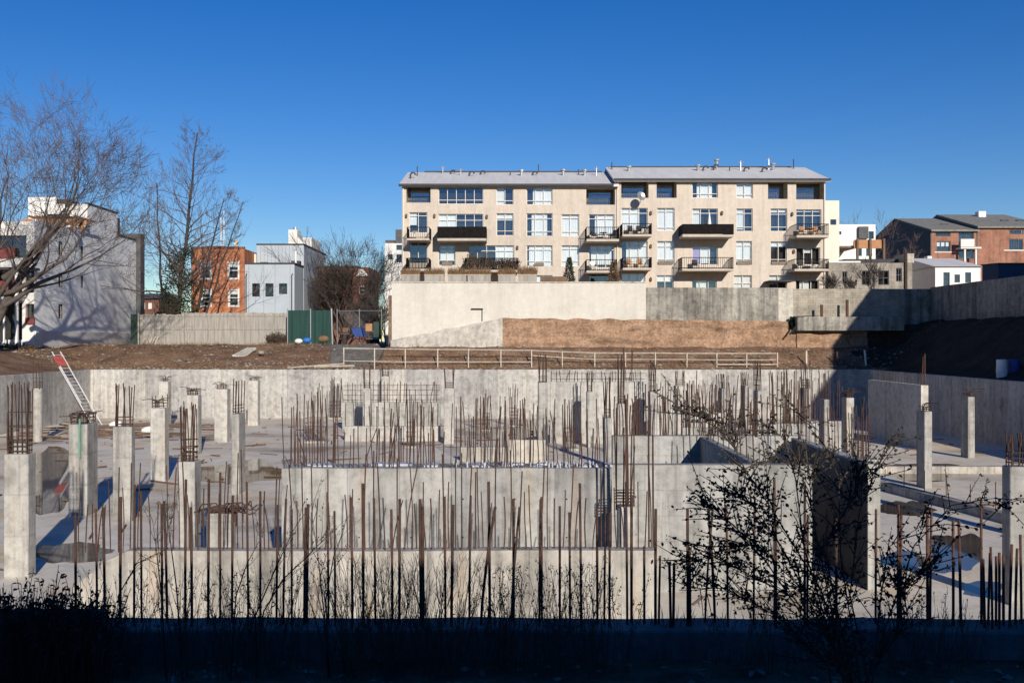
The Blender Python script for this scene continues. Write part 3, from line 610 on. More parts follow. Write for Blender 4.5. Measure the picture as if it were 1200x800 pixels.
# debris on the pit floor near the ladder
td = thing('lumber_pile', (-25, 64, 0), 'heap of dark planks and bars on the slab below the ladder', 'lumber pile')
def lum(b):
    for k in range(34):
        x, y = U(-33, -22), U(60, 70); a = U(-.5, .5); l = U(1.5, 4)
        b.tube([(x, y, .06 + R() * .35), (x + l * math.cos(a), y + l * math.sin(a), .06 + R() * .3)], U(.03, .07), 4)
part('board', 'wood_dark', td, lum)['kind'] = 'stuff'
for px, py, lab in ((128, 503, 'white bucket lying on its side behind the ladder column'), (166, 510, 'white bag on the slab left of the yellow stained column')):
    Y = FY(py); x = WX(px, Y); bb = MB(); bb.tube([(x, Y, .28), (x + .25, Y + .1, .34), (x + .6, Y + .2, .36), (x + .75, Y + .2, .34)], [.14, .22, .25, .2], 10)
    tag(bb.build('bucket', 'white', None, True, origin=(x, Y, 0)), lab, 'bucket')
tg = thing('green_pipe', (WX(90, 34), 34, 0), 'green plastic pipe strapped up the ladder column', 'pipe')
part('tube', plain('green_pipe', (.12, .30, .22), (.09, .24, .17)), tg, lambda b: b.tube([(WX(90.5, 34), 34.2, 2.0), (WX(90.5, 34), 34.2, WZ(491, 34))], .035, 8))

# ------------------------------------------------------------------ banks, walls of the upper lot
YW = 84.0
def bank(name, label, x0, x1, ztop0, ztop1, yf, mat, nx=60, nz=10, zlo=4.6):
    b = MB(); k = len(b.v)
    for i in range(nx + 1):
        t = i / nx; x = x0 + (x1 - x0) * t; zt = ztop0 + (ztop1 - ztop0) * t
        for j in range(nz + 1):
            s = j / nz; z = zlo + (zt - zlo) * s
            y = yf + s * .5 + mnoise.fractal(Vector((x * .6, 7.7, z * .9)), 1, 2, 4) * .28
            b.v.append((x, y, z + (0 if j < nz else mnoise.noise(Vector((x * .8, 1, 2))) * .14)))
        b.v.append((x, YW - .01, zt + mnoise.noise(Vector((x * .8, 1, 2))) * .14))
    m = nz + 2
    for i in range(nx):
        for j in range(nz + 1): q = k + i * m + j; b.f.append((q, q + m, q + m + 1, q + 1))
    b.f.append(tuple(k + j for j in range(m))); b.f.append(tuple(k + nx * m + j for j in reversed(range(m))))
    tag(b.build(name, mat), label, kind='structure')
bank('earth_bank', 'orange cut earth face below the white wall', WX(588, YW), WX(930, YW), 7.95, 7.7, 82.9, 'earth_cut')
bank('ramp', 'grey sloping ramp rising along the white wall foot', WX(459, YW), WX(589, YW), 6.1, 7.95, 82.75, 'wall_pale', 26, 6)
bank('earth_bank', 'rough bank below the block wall', WX(930, YW), WX(1012, YW), 7.2, 7.3, 82.7, 'earth_cut', 22, 8)
bank('earth_bank', 'far corner bank with its deep shade painted into the earth colour', WX(1012, YW), 35.4, 7.3, 7.5, 82.7, 'shaded_earth', 24, 8)
def rwall(name, label, px0, px1, pyt, mat, zb=5.0, th=.4, Y=YW, cap=True):
    x0, x1 = WX(px0, Y), WX(px1, Y); zt = WZ(pyt, Y)
    t = thing(name, ((x0 + x1) / 2, Y, zb), label, 'wall')
    part('panel', mat, t, lambda b: wobble_wall(b, x0, x1, Y, Y + th, zb, zt, 0.9, .02))
    return t, x0, x1, zt
tw, x0, x1, zt = rwall('boundary_wall', 'tall whitewashed wall below the terrace planters', 459, 757, 331.5, 'wall_white')
part('coping', 'wall_pale', tw, lambda b: b.box(x0, x1 - .01, YW - .06, YW + .46, zt + .004, zt + .1))
part('bracket', 'black_metal', tw, lambda b: (b.tube([(WX(552, 83.9), 83.9, WZ(362, 83.9)), (WX(566, 83.9), 83.9, WZ(362, 83.9))], .06, 6), b.tube([(WX(565, 83.9), 83.9, WZ(362, 83.9)), (WX(565, 83.9), 83.9, WZ(376, 83.9))], .035, 6)))
rwall('boundary_wall', 'water stained old concrete wall right of the whitewashed one', 757.2, 912, 337, 'wall_old')
rwall('boundary_wall', 'narrow pale concrete wall section beside the stained wall', 912.2, 930, 337.5, 'wall_pale')
rwall('boundary_wall', 'tan block wall crossed by the big shadow edge', 930.2, 1055, 338.5, 'wall_block')
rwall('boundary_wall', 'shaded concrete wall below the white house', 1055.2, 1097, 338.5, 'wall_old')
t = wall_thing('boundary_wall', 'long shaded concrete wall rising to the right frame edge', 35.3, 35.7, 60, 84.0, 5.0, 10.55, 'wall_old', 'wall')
t = thing('concrete_ledge', (WX(993, 83), 83, 7), 'pale concrete ledge at the foot of the tan block wall', 'ledge')
part('footing', 'wall_old', t, lambda b: wobble_wall(b, WX(932, 83), WX(1056, 83), 82.35, 83.6, 6.9, WZ(371, 82.35)))
for px, a, c in ((962, 357, 380), (992, 351, 374)):
    part('steel_post', 'rust_red', t, lambda b: b.box(WX(px, 82.7), WX(px + 2.6, 82.7), 82.7, 82.9, WZ(c, 82.7), WZ(a, 82.7)))
part('pipe', 'black_metal', t, lambda b: (b.tube([(WX(933, 82.3), 82.3, WZ(371, 82.3)), (WX(933, 82.3), 82.2, WZ(382, 82.3)), (WX(925, 82.3), 82.2, WZ(392, 82.3))], .08, 7), b.tube([(WX(933, 82.3), 82.3, WZ(371, 82.3)), (WX(960, 82.3), 82.3, WZ(369.5, 82.3))], .03, 6)))
# white guard rail along the pit edge
tr = thing('guard_rail', (WX(650, 79.2), 79.2, 4), 'white timber guard rail along the top of the far pit wall', 'railing')
YR = 79.3
pts = [(403, 407.5, 423), (439, 408, 423.5), (475, 408.5, 424), (513, 409, 424), (549, 409, 424), (587, 409.5, 424), (623, 410, 424), (659, 411.5, 419), (697, 413, 421), (733, 413, 421), (768, 413, 421), (805, 413.5, 421.2), (840, 413.5, 421.5), (875, 413.5, 421.5), (911, 413.5, 421.5)]
for px, a, c in pts:
    x = WX(px, YR); part('post', 'rail_white', tr, lambda b: b.box(x - .038, x + .038, YR - .06, YR + .03, gz(x, YR) - .2, WZ(a, YR) + .03))
for (p, a, c), (q, d, e) in zip(pts[:-1], pts[1:]):
    part('rail', 'rail_white', tr, lambda b: b.tube([(WX(p, YR), YR + .06, WZ(a + .6, YR)), (WX(q, YR), YR + .06, WZ(d + .6, YR))], .048, 4))
    part('rail', 'rail_white', tr, lambda b: b.tube([(WX(p, YR), YR + .06, WZ((416.5 if p == 623 else c), YR)), (WX(q, YR), YR + .06, WZ(e, YR))], .042, 4))
part('rail', 'rail_white', tr, lambda b: b.tube([(WX(840, YR), YR - .08, WZ(427, YR)), (WX(911, YR), YR - .08, WZ(427, YR))], .055, 4))
part('rail', 'rail_white', tr, lambda b: b.tube([(WX(337, 79), 79, WZ(431, 79)), (WX(403, 79), 79, WZ(426, 79))], .055, 4))
for px, a, c, mt, lab in ((945, 411, 430, 'rail_white', 'thin pale stake on the bank right of the guard rail'), (981, 412, 430, 'rust', 'brown stake near the big shadow edge'), (1015, 410, 431, 'white', 'bright white leaning stake in the shaded bank'), (1025, 411, 431, 'rust', 'dark stake beside the white leaning one')):
    x = WX(px, 79.6); bb = MB(); bb.box(x - .06, x + .06, 79.55, 79.65, WZ(c, 79.6) - .25, WZ(a, 79.6), (lambda x_, y_, z_: (x_ - (.10 * (z_ - 4) if px == 1015 else 0), y_, z_)))
    tag(bb.build('stake', mt, None, origin=(x, 79.6, 4)), lab, 'stake', 'stakes on the bank')
# plank left lying along the pit edge
b = MB(); b.tube([(WX(368, 78.9), 78.9, 3.98), (WX(415, 78.9), 79.1, 4.06)], .09, 4); tag(b.build('plank', 'wood_pale', None, origin=(-14, 79, 3.9)), 'pale plank lying on the pit edge near the rail end', 'plank')

# rubble and dry grass on the bank (uncountable)
b = MB()
for i in range(3600):
    q = R()
    if q < .75: x, y = U(-46, 31), 78.5 + abs(random.gauss(0, 2.6))
    else: x, y = U(-44, -10.5), U(79, 95)
    if y > 82.6 and x > -11: continue
    r = abs(random.gauss(0, .07)) + .03; b.rock((x, y, gzn(x, y) + r * .2), min(r, .3))
tag(b.build('rubble', 'rubble'), 'scattered stones and broken brick on the earth bank', kind='stuff')
b = MB()
for i in range(9000):
    if R() < .6: x, y = U(-46, 34), 78.6 + abs(random.gauss(0, 1.8))
    else: x, y = U(-44, -17), U(79, 96)
    if (y > 82.4 and x > -11) or mnoise.noise(Vector((x * .25, y * .4, 3))) < -.05: continue
    z = gzn(x, y) - .02
    for k in range(2):
        h = U(.1, .42); a = U(0, 6.28); dx, dy = math.cos(a) * h * .6, math.sin(a) * h * .6
        q = len(b.v); b.v += [(x - .015, y, z), (x + .015, y, z), (x + dx, y + dy, z + h)]; b.f.append((q, q + 1, q + 2))
tag(b.build('dry_grass', 'dry_grass'), 'dead brown grass tufts over the bank', kind='stuff')

# ------------------------------------------------------------------ windows and buildings
def front(Yp): return lambda u, n, v: (u, Yp - n, v)       # plane facing -Y; n = outward
def sideR(Xp): return lambda u, n, v: (Xp + n, u, v)       # plane facing +X
def sideL(Xp): return lambda u, n, v: (Xp - n, u, v)
def facade(b, W, u0, u1, v0, v1, holes, depth=.25):
    us = sorted(set([u0, u1] + [h[0] for h in holes] + [h[1] for h in holes])); vs = sorted(set([v0, v1] + [h[2] for h in holes] + [h[3] for h in holes]))
    us = [u for u in us if u0 <= u <= u1]; vs = [v for v in vs if v0 <= v <= v1]
    for i in range(len(us) - 1):
        for j in range(len(vs) - 1):
            cu, cv = (us[i] + us[i + 1]) / 2, (vs[j] + vs[j + 1]) / 2
            if any(h[0] < cu < h[1] and h[2] < cv < h[3] for h in holes): continue
            b.quad(W(us[i], 0, vs[j]), W(us[i + 1], 0, vs[j]), W(us[i + 1], 0, vs[j + 1]), W(us[i], 0, vs[j + 1]))
    for h in holes:
        d = -(h[4] if len(h) > 4 else depth); a, c, e, g = h[:4]
        b.quad(W(a, 0, e), W(a, d, e), W(a, d, g), W(a, 0, g)); b.quad(W(c, 0, e), W(c, 0, g), W(c, d, g), W(c, d, e))
        b.quad(W(a, 0, e), W(c, 0, e), W(c, d, e), W(a, d, e)); b.quad(W(a, 0, g), W(a, d, g), W(c, d, g), W(c, 0, g))
def window(parent, W, h, nx=2, nz=1, fmat='frame', inset=.19, fw=.065, blind=0.0, transom=None, dark=True, bx=None, bmat='blind'):
    a, c, e, g = h[:4]; b = MB(); n0, n1 = -inset - .06, -inset + .03
    BX = lambda u0, u1, v0, v1: b.box(u0, u1, n0, n1, v0, v1, W)
    BX(a, a + fw, e, g); BX(c - fw, c, e, g); BX(a + fw, c - fw, e, e + fw); BX(a + fw, c - fw, g - fw, g)
    for k in range(1, nx): u = a + (c - a) * k / nx; BX(u - fw * .4, u + fw * .4, e + fw, g - fw)
    zs = [e + (g - e) * k / nz for k in range(1, nz)] if transom is None else [e + (g - e) * f for f in transom]
    edges = [a + fw] + [x for k in range(1, nx) for x in (a + (c - a) * k / nx - fw * .4, a + (c - a) * k / nx + fw * .4)] + [c - fw]
    for z in zs:
        for k in range(0, len(edges), 2): BX(edges[k], edges[k + 1], z - fw * .4, z + fw * .4)
    o = b.build('window', fmat, parent)
    p = MB(); p.quad(W(a + .01, -inset - .02, e + .01), W(c - .01, -inset - .02, e + .01), W(c - .01, -inset - .02, g - .01), W(a + .01, -inset - .02, g - .01)); p.build('pane', 'glass', o)
    if blind > 0:
        p = MB(); u0, u1 = (a, c) if bx is None else (a + (c - a) * bx[0], a + (c - a) * bx[1]); z0 = g - (g - e) * blind; n = 24
        for k in range(n):
            ua, ub = u0 + (u1 - u0) * k / n, u0 + (u1 - u0) * (k + 1) / n; da, db = -inset - .16 - .03 * (k % 2), -inset - .16 - .03 * ((k + 1) % 2)
            p.quad(W(ua, da, z0), W(ub, db, z0), W(ub, db, g), W(ua, da, g))
        p.build('blind', bmat, o)
    if dark:
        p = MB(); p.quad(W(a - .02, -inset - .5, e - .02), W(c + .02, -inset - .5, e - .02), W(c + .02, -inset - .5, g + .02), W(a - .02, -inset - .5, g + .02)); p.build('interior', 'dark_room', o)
    return o
def shell(b, x0, x1, y0, y1, z0, z1, faces='blrt'):
    if 'f' in faces: b.quad((x0, y0, z0), (x1, y0, z0), (x1, y0, z1), (x0, y0, z1))
    if 'b' in faces: b.quad((x1, y1, z0), (x0, y1, z0), (x0, y1, z1), (x1, y1, z1))
    if 'l' in faces: b.quad((x0, y1, z0), (x0, y0, z0), (x0, y0, z1), (x0, y1, z1))
    if 'r' in faces: b.quad((x1, y0, z0), (x1, y1, z0), (x1, y1, z1), (x1, y0, z1))
    if 't' in faces: b.quad((x0, y0, z1), (x1, y0, z1), (x1, y1, z1), (x0, y1, z1))

# ---- the cream apartment building
YA = 97.0
ap = thing('apartment_building', (WX(720, YA), YA, 9.9), 'long cream apartment building with balconies and grey sloped roofs above the white wall', 'building')
def AR(ox, oy, r): return (WX(ox + r[0] / 4, YA), WX(ox + r[2] / 4, YA), WZ(oy + r[3] / 4, YA), WZ(oy + r[1] / 4, YA))
# (x0,y0,x1,y1) in 4x crop pixels, panes nx, transoms, blind, blind x-range
L4 = (450, 180); R4 = (700, 180)
wins = [(L4, (255, 157, 465, 237), 5, (.25,), 0, None), (L4, (527, 160, 607, 240), 2, (.25,), 1, (0.0, .45)), (L4, (668, 160, 790, 240), 3, (.25,), .95, (.25, 1)),
        (L4, (118, 275, 203, 372), 2, (.84,), .6, (0, .4)), (L4, (255, 283, 465, 372), 5, (.68,), .75, (0, .4)), (L4, (527, 280, 607, 385), 2, (.22, .78), .3, None), (L4, (668, 280, 790, 388), 3, (.22, .78), .95, (.2, .8)), (L4, (832, 285, 915, 388), 2, (.22, .84), 1, None), (L4, (960, 285, 1080, 385), 3, (.8,), .9, (.25, 1)),
        (L4, (118, 415, 203, 515), 2, (.84,), .0, None), (L4, (255, 428, 335, 525), 2, (.26, .8), .75, (0.1, .9)), (L4, (395, 430, 610, 520), 5, (.72,), .8, (.6, 1)), (L4, (668, 430, 790, 528), 3, (.24, .8), .95, (.1, .95)), (L4, (832, 430, 915, 528), 2, (.24, .84), 1, None), (L4, (960, 430, 1080, 535), 3, (.8,), .85, (.1, .9)),
        (L4, (960, 560, 1080, 640), 3, (), 0, None), (L4, (668, 570, 790, 650), 3, (.24,), .5, None),
        (R4, (445, 135, 565, 208), 3, (.28,), .95, (.2, .8)), (R4, (652, 135, 730, 210), 2, (.25,), 1, None),
        (R4, (112, 255, 236, 355), 3, (.76,), .95, (0, .7)), (R4, (280, 255, 362, 362), 2, (.15, .86), 1, None), (R4, (445, 258, 565, 362), 3, (.8,), 1, (.0, .3)), (R4, (652, 258, 728, 365), 2, (.2, .8), .9, (0, .5)), (R4, (812, 258, 890, 365), 2, (.2, .76), .15, None), (R4, (932, 262, 1050, 362), 3, (.72,), .1, None),
        (R4, (112, 410, 236, 520), 3, (.8,), .95, (.2, 1)), (R4, (280, 410, 362, 522), 2, (.24, .78), 1, None), (R4, (445, 435, 565, 522), 3, (), .9, (.3, .72)), (R4, (650, 410, 725, 522), 2, (.24, .82), .95, None), (R4, (812, 412, 888, 522), 2, (.24, .8), .2, None), (R4, (932, 440, 1045, 522), 3, (), .3, (.3, .7)),
        (R4, (112, 560, 225, 640), 3, (), .5, None), (R4, (278, 570, 358, 640), 2, (.6,), .4, None), (R4, (443, 592, 560, 650), 3, (), 1, (.2, .6)), (R4, (640, 570, 725, 645), 2, (.5,), 1, None), (R4, (805, 570, 890, 645), 2, (.55,), .3, None), (R4, (930, 592, 1040, 650), 3, (), 1, (.2, .6))]
logs = [(L4, (105, 148, 218, 230)), (L4, (948, 158, 1083, 240)), (R4, (112, 122, 240, 208)), (R4, (278, 122, 372, 208)), (R4, (800, 128, 892, 213)), (R4, (932, 130, 1065, 215))]
Lx0, Lx1, Rx1 = WX(471, YA), WX(721.5, YA), WX(967, YA)
zeL, zeR = WZ(217, YA), WZ(210.5, YA)
holesL = [AR(*o, r) for (o, r, *_) in wins if o is L4] + [AR(*o, r) + (1.6,) for (o, r) in logs if o is L4]
holesR = [AR(*o, r) for (o, r, *_) in wins if o is R4] + [AR(*o, r) + (1.6,) for (o, r) in logs if o is R4]
WA = front(YA)
part('wall', 'stucco_cream', ap, lambda b: (facade(b, WA, Lx0, Lx1, 9.5, zeL, holesL), shell(b, Lx0, Lx1, YA, YA + 16, 9.5, zeL, 'bl')))
part('wall', 'stucco_cream', ap, lambda b: (facade(b, WA, Lx1, Rx1, 9.5, zeR, holesR), shell(b, Lx1, Rx1, YA, YA + 16, 9.5, zeR, 'br')))
for i, (o, r, nx, tr_, bl, bx) in enumerate(wins):
    window(ap, WA, AR(*o, r), nx, 1, blind=bl, transom=tr_, bx=bx)
lav = plain('lilac_curtain', (.42, .33, .55), (.36, .28, .48))
h = AR(*R4, (445, 435, 565, 522)); part('curtain', lav, ap, lambda b: b.box(h[0] + .1, h[0] + .85, -.36, -.3, h[2] + .1, h[3] - .05, WA))
for o, r in logs:
    h = AR(*o, r); d = 1.6
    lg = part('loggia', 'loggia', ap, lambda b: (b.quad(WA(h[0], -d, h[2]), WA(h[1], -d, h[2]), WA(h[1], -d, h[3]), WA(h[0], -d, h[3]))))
    a, c = h[0] + (h[1] - h[0]) * .12, h[0] + (h[1] - h[0]) * .9
    p = MB(); p.box(a, c, -d + .02, -d + .08, h[2] + .05, h[3] - .3, WA); p.build('pane', 'glass', lg)
    p = MB(); p.tube([WA(h[0], -.05, h[2] + 1.0), WA(h[1], -.05, h[2] + 1.0)], .03, 5)
    k = h[0] + .1
    while k < h[1]: p.tube([WA(k, -.05, h[2]), WA(k, -.05, h[2] + 1)], .012, 4); k += .16
    p.build('railing', 'black_metal', lg)
def roof_slab(name, x0, x1, yf, zf, yr, zr, yb, zb, mat, parent, th=.22):
    b = MB(); b.prism([(x0, yf, zf), (x0, yr, zr), (x0, yb, zb), (x0, yb, zb - th), (x0, yr, zr - th), (x0, yf, zf - th)], (x1 - x0, 0, 0)); return b.build(name, mat, parent)
def zr(py, Y): return WZ(py, Y)
YRg = 105.0
rl = roof_slab('roof', Lx0 - .25, Lx1 + .25, YA - .55, WZ(216, YA - .55), YRg, WZ(202, YRg), YA + 16.4, zeL + .3, 'roof_metal', ap)
rr = roof_slab('roof', Lx1 + .26 - .5, Rx1 + .35, YA - .6, WZ(210, YA - .6), YRg, WZ(196.2, YRg), YA + 16.4, zeR + .3, 'roof_metal', ap)
part('gable', 'stucco_cream', ap, lambda b: (b.prism([(Lx0 + .05, YA, zeL - .001), (Lx0 + .05, YRg, WZ(203, YRg)), (Lx0 + .05, YA + 16, zeL)], (.2, 0, 0)), b.prism([(Rx1 - .25, YA, zeR), (Rx1 - .25, YRg, WZ(197, YRg)), (Rx1 - .25, YA + 16, zeR)], (.2, 0, 0))))
part('gable', 'slate', ap, lambda b: b.prism([(Lx1 - .14, YA - .4, zeL), (Lx1 - .14, YA - .4, zeR), (Lx1 - .14, YRg, WZ(197, YRg)), (Lx1 - .14, YA + 16, zeR), (Lx1 - .14, YA + 16, zeL)], (.12, 0, 0)))
part('gutter', 'roof_dark', ap, lambda b: (b.box(Lx0 - .25, Lx1 - .25, YA - .7, YA - .56, WZ(219, YA), WZ(216.6, YA)), b.box(Lx1 - .2, Rx1 + .35, YA - .75, YA - .61, WZ(212.8, YA), WZ(210.4, YA))))
part('ridge_cap', 'roof_dark', ap, lambda b: (b.box(Lx0 + 1.5, Lx1 - .6, YRg - .1, YRg + .25, WZ(202, YRg) - .02, WZ(200.6, YRg)), b.box(Lx1 + .3, Rx1 - 1, YRg - .1, YRg + .25, WZ(196.2, YRg) - .02, WZ(195, YRg))))
for px, z0 in ((472.5, zeL), (723.5, zeR), (966, zeR)): part('downpipe', 'frame', ap, lambda b: b.tube([(WX(px, YA), YA - .1, z0), (WX(px, YA), YA - .1, 10.2)], .07, 6))
# roof vents, pipes, flues
for i, (px, dy, hpx, kind) in enumerate(((481, 3, 9, 'a'), (489, 5, 13, 'p'), (519, 5, 11, 't'), (528, 5, 6, 'a'), (540, 5, 10, 't'), (550, 5, 7, 'a'), (563, 5, 6, 'a'), (598, 5, 6, 'p'), (611, 4, 9, 'v'), (624, 5, 6, 'a'), (631, 6, 11, 'p'), (660, 4, 9, 'v'), (685, 4, 9, 'v'), (678, 5, 8, 'p'), (699, 5, 12, 't'),
                                          (717, 6, 16, 'p'), (737, 5, 8, 'v'), (818, 5, 9, 'v'), (824, 5, 7, 'a'), (840, 5, 13, 'v'), (836, 4, 8, 'a'), (855, 5, 6, 'p'), (868, 5, 13, 't'), (872, 4, 7, 'a'), (893, 4, 7, 'a'), (901, 5, 15, 't'), (906, 4, 10, 'v'), (930, 5, 13, 'p'))):
    Yv = YA + dy + U(0, 2); right = px > 722
    z0 = WZ(216 if not right else 210, YA - .55) + (Yv - YA + .55) / 8.55 * ((WZ(202, YRg) - WZ(216, YA - .55)) if not right else (WZ(196.2, YRg) - WZ(210, YA - .6))) - .1
    z1 = z0 + hpx * Yv / F * .95; x = WX(px, Yv); b = MB()
    if kind == 'p': b.tube([(x, Yv, z0), (x, Yv, z1)], .06, 6); mt = 'roof_dark'
    elif kind == 'v': b.tube([(x, Yv, z0), (x, Yv, z1 - .22), (x, Yv, z1 - .2), (x, Yv, z1 - .05), (x, Yv, z1)], [.16, .16, .3, .3, .12], 10); mt = 'steel'
    elif kind == 't': b.tube([(x, Yv, z0), (x, Yv, z1)], .035, 5); b.tube([(x - .3, Yv, z1 - .1), (x + .3, Yv, z1 - .08)], .06, 5); b.tube([(x - .15, Yv + .2, z0), (x, Yv, z1 * .5 + z0 * .5)], .03, 4); mt = 'steel'
    else: b.tube([(x, Yv, z0), (x, Yv, z1 - .25), (x + .15, Yv - .05, z1 - .05), (x + .4, Yv - .05, z1 - .05), (x + .5, Yv - .05, z1 - .25)], .09, 7); mt = 'roof_dark'
    b.build('roof_vent', mt, rr if right else rl)
def balcony(o, r, slabpx, kind, dep=2.3):
    a, t_, c, s_ = r; x0, x1, zb, ztop = AR(*o, r); Yb = YA - dep
    # r given as seen; slab in front plane: correct for the nearer depth
    f = Yb / YA; x0, x1 = x0 * f, x1 * f; zb = EYE + (zb - EYE) * f; ztop = EYE + (ztop - EYE) * f
    bl = part('balcony', 'slab', ap, lambda b: b.box(x0, x1, Yb, YA - .003, zb - slabpx * .0831 * .25, zb))
    g = MB()
    if kind == 'solid':
        g.box(x0, x1, Yb + .02, Yb + .07, zb + .05, ztop); g.box(x0, x0 + .05, Yb + .08, YA - .02, zb + .05, ztop); g.box(x1 - .05, x1, Yb + .08, YA - .02, zb + .05, ztop)
    else:
        sp = .14 if kind == 'dense' else .2
        for (p, q) in (((x0, Yb + .05), (x1, Yb + .05)), ((x0, Yb + .05), (x0, YA)), ((x1, Yb + .05), (x1, YA))):
            n = int(math.dist(p, q) / sp)
            for k in range(n + 1): u = k / n; g.tube([(p[0] + (q[0] - p[0]) * u, p[1] + (q[1] - p[1]) * u, zb), (p[0] + (q[0] - p[0]) * u, p[1] + (q[1] - p[1]) * u, ztop)], .016 if kind != 'dense' else .045, 4)
            g.tube([(p[0], p[1], ztop), (q[0], q[1], ztop)], .035, 4); g.tube([(p[0], p[1], zb + .1), (q[0], q[1], zb + .1)], .025, 4)
    g.build('railing', 'black_screen', bl)
    return x0, x1, Yb, zb, ztop
brown = M['brownslat'] = plain('dark_brown_slat', (.075, .055, .045), (.05, .037, .03), 2, .8)
bals = {}
for key, o, r, sp, kd in (('a', L4, (107, 345, 212, 397), 9, 'open'), ('b', L4, (250, 342, 480, 397), 11, 'solid'), ('c', L4, (950, 345, 1102, 400), 11, 'open'), ('d', L4, (105, 490, 210, 540), 9, 'dense'), ('e', L4, (380, 490, 628, 545), 9, 'dense'), ('f', L4, (950, 497, 1092, 548), 10, 'open'),
                          ('g', R4, (118, 328, 255, 378), 10, 'open'), ('h', R4, (400, 330, 640, 380), 10, 'solid'), ('i', R4, (935, 330, 1085, 382), 11, 'open'), ('j', R4, (120, 487, 255, 535), 10, 'open'), ('k', R4, (398, 487, 638, 540), 9, 'open'), ('l', R4, (925, 495, 1085, 540), 10, 'open')):
    bals[key] = balcony(o, r, sp, kd)
part('canopy', 'roof_dark', ap, lambda b: b.box(WX(700 + 805 / 4, 95), WX(700 + 920 / 4, 95), 94.6, YA - .01, WZ(180 + 600 / 4, 95), WZ(180 + 594 / 4, 95)))
for o, r in ((L4, (272, 507, 320, 525)), (L4, (705, 512, 750, 526)), (R4, (285, 503, 355, 520)), (R4, (654, 503, 722, 520)), (R4, (816, 505, 886, 520))):
    h = AR(*o, r); part('vent_grille', 'ac', ap, lambda b: b.box(h[0], h[1], -.06, .05, h[2], h[3], WA))
for o, x, y in ((L4, 105, 293), (L4, 237, 293), (L4, 482, 297), (L4, 625, 442), (R4, 250, 280), (R4, 583, 280), (R4, 250, 435), (R4, 912, 285), (R4, 920, 460), (R4, 250, 590)):
    xx, zz = WX(o[0] + x / 4, YA), WZ(o[1] + y / 4, YA); part('wall_lamp', 'wood_dark', ap, lambda b: b.tube([(xx, YA - .02, zz - .15), (xx, YA - .16, zz - .1), (xx, YA - .16, zz + .12), (xx, YA - .02, zz + .16)], [.08, .12, .12, .08], 7))
# satellite dish on its mast
xx, zz = WX(750, 96), WZ(231, 96)
def dish(b):
    n = 16; k = len(b.v); ax = Vector((.45, -1, .35)).normalized(); a = ax.orthogonal().normalized(); c = ax.cross(a); ctr = Vector((xx, 95.6, zz))
    for r_, dp in ((.05, 0), (.25, .04), (.45, .13)):
        for j in range(n): t = 2 * math.pi * j / n; b.v.append(tuple(ctr + (a * math.cos(t) + c * math.sin(t)) * r_ + ax * dp))
    for i in range(2):
        for j in range(n): q = (j + 1) % n; b.f.append((k + i * n + j, k + i * n + q, k + (i + 1) * n + q, k + (i + 1) * n + j))
    b.f.append(tuple(k + j for j in range(n))); b.tube([ctr + ax * .05 - c * .1, ctr + ax * .55], .02, 5)
sd = part('satellite_dish', 'steel', ap, dish, True)
part('mast', 'steel', ap, lambda b: b.tube([(xx, 95.75, zz), (xx + .05, 96.3, zz - .5), (xx + .05, 96.95, zz - .6)], .035, 5))
# things on the balconies
def chair(x, y, z, rz, mat, label, lounge=False):
    t = thing('patio_chair', (x, y, z), label, 'chair', 'patio chairs on the balconies')
    Rm = Matrix.Rotation(rz, 3, 'Z')
    def W(px, py, pz): q = Rm @ Vector((px, py, pz)); return (x + q.x, y + q.y, z + q.z)
    part('seat', mat, t, lambda b: b.box(-.26, .26, -.26, .26, .40, .45, W)); part('backrest', mat, t, lambda b: b.box(-.26, .26, .24, .29, .46, .98, W))
    for sx in (-.23, .23):
        for sy in (-.23, .23): part('leg', mat, t, lambda b: b.tube([W(sx, sy, 0), W(sx, sy, .41)], .022, 4))
        part('armrest', mat, t, lambda b: b.box(sx - .03, sx + .03, -.2, .24, .64, .67, W))
def table(x, y, z, r, mat, label):
    t = thing('patio_table', (x, y, z), label, 'table', 'patio tables on the balconies')
    part('tabletop', mat, t, lambda b: b.tube([(x, y, z + .7), (x, y, z + .74)], r, 14)); 
    for k in range(3): a = k * 2.1; part('leg', mat, t, lambda b: b.tube([(x + math.cos(a) * r * .6, y + math.sin(a) * r * .6, z), (x, y, z + .7)], .025, 4))
def on(key, u, v=.5): x0, x1, Yb, zb, zt = bals[key]; return x0 + (x1 - x0) * u, Yb + (YA - Yb) * v, zb
M['cushion'] = plain('dark_weave', (.06, .05, .045), (.04, .035, .03), 5, .8)
table(*on('c', .55), .4, 'cushion', 'round dark table on the balcony beside the roof step')
chair(*on('c', .28), 1.2, 'cushion', 'dark chair left of the round table by the roof step'); chair(*on('c', .82), -1.2, 'cushion', 'dark chair right of the round table by the roof step')
chair(*on('g', .35), .4, 'cushion', 'dark chair under the satellite dish, nearer the building joint'); chair(*on('g', .6), -.3, 'cushion', 'dark chair under the satellite dish, farther from the joint'); table(*on('g', .8, .4), .35, 'cushion', 'small dark table under the satellite dish')
chair(*on('i', .3), .3, 'wood', 'wooden chair on the upper end balcony beside the railing'); chair(*on('i', .7), -.2, 'wood', 'wooden chair on the upper end balcony nearest the corner'); table(*on('i', .5, .4), .5, 'wood', 'round wooden table on the upper end balcony')
chair(*on('l', .3), .2, 'cushion', 'black chair on the lower end balcony'); table(*on('l', .65), .45, 'cushion', 'black table on the lower end balcony')
chair(*on('f', .25), .3, 'white', 'white chair on the low balcony over the conifer'); chair(*on('j', .3), .5, 'wood', 'tan wooden chair on the low balcony below the dish'); chair(*on('j', .6), -.4, 'wood', 'second tan wooden chair below the dish, beside a white panel')
chair(*on('k', .3), .2, 'cushion', 'dark chair in front of the lilac curtain'); table(*on('a', .3, .4), .35, 'white', 'white side table on the small upper corner balcony')
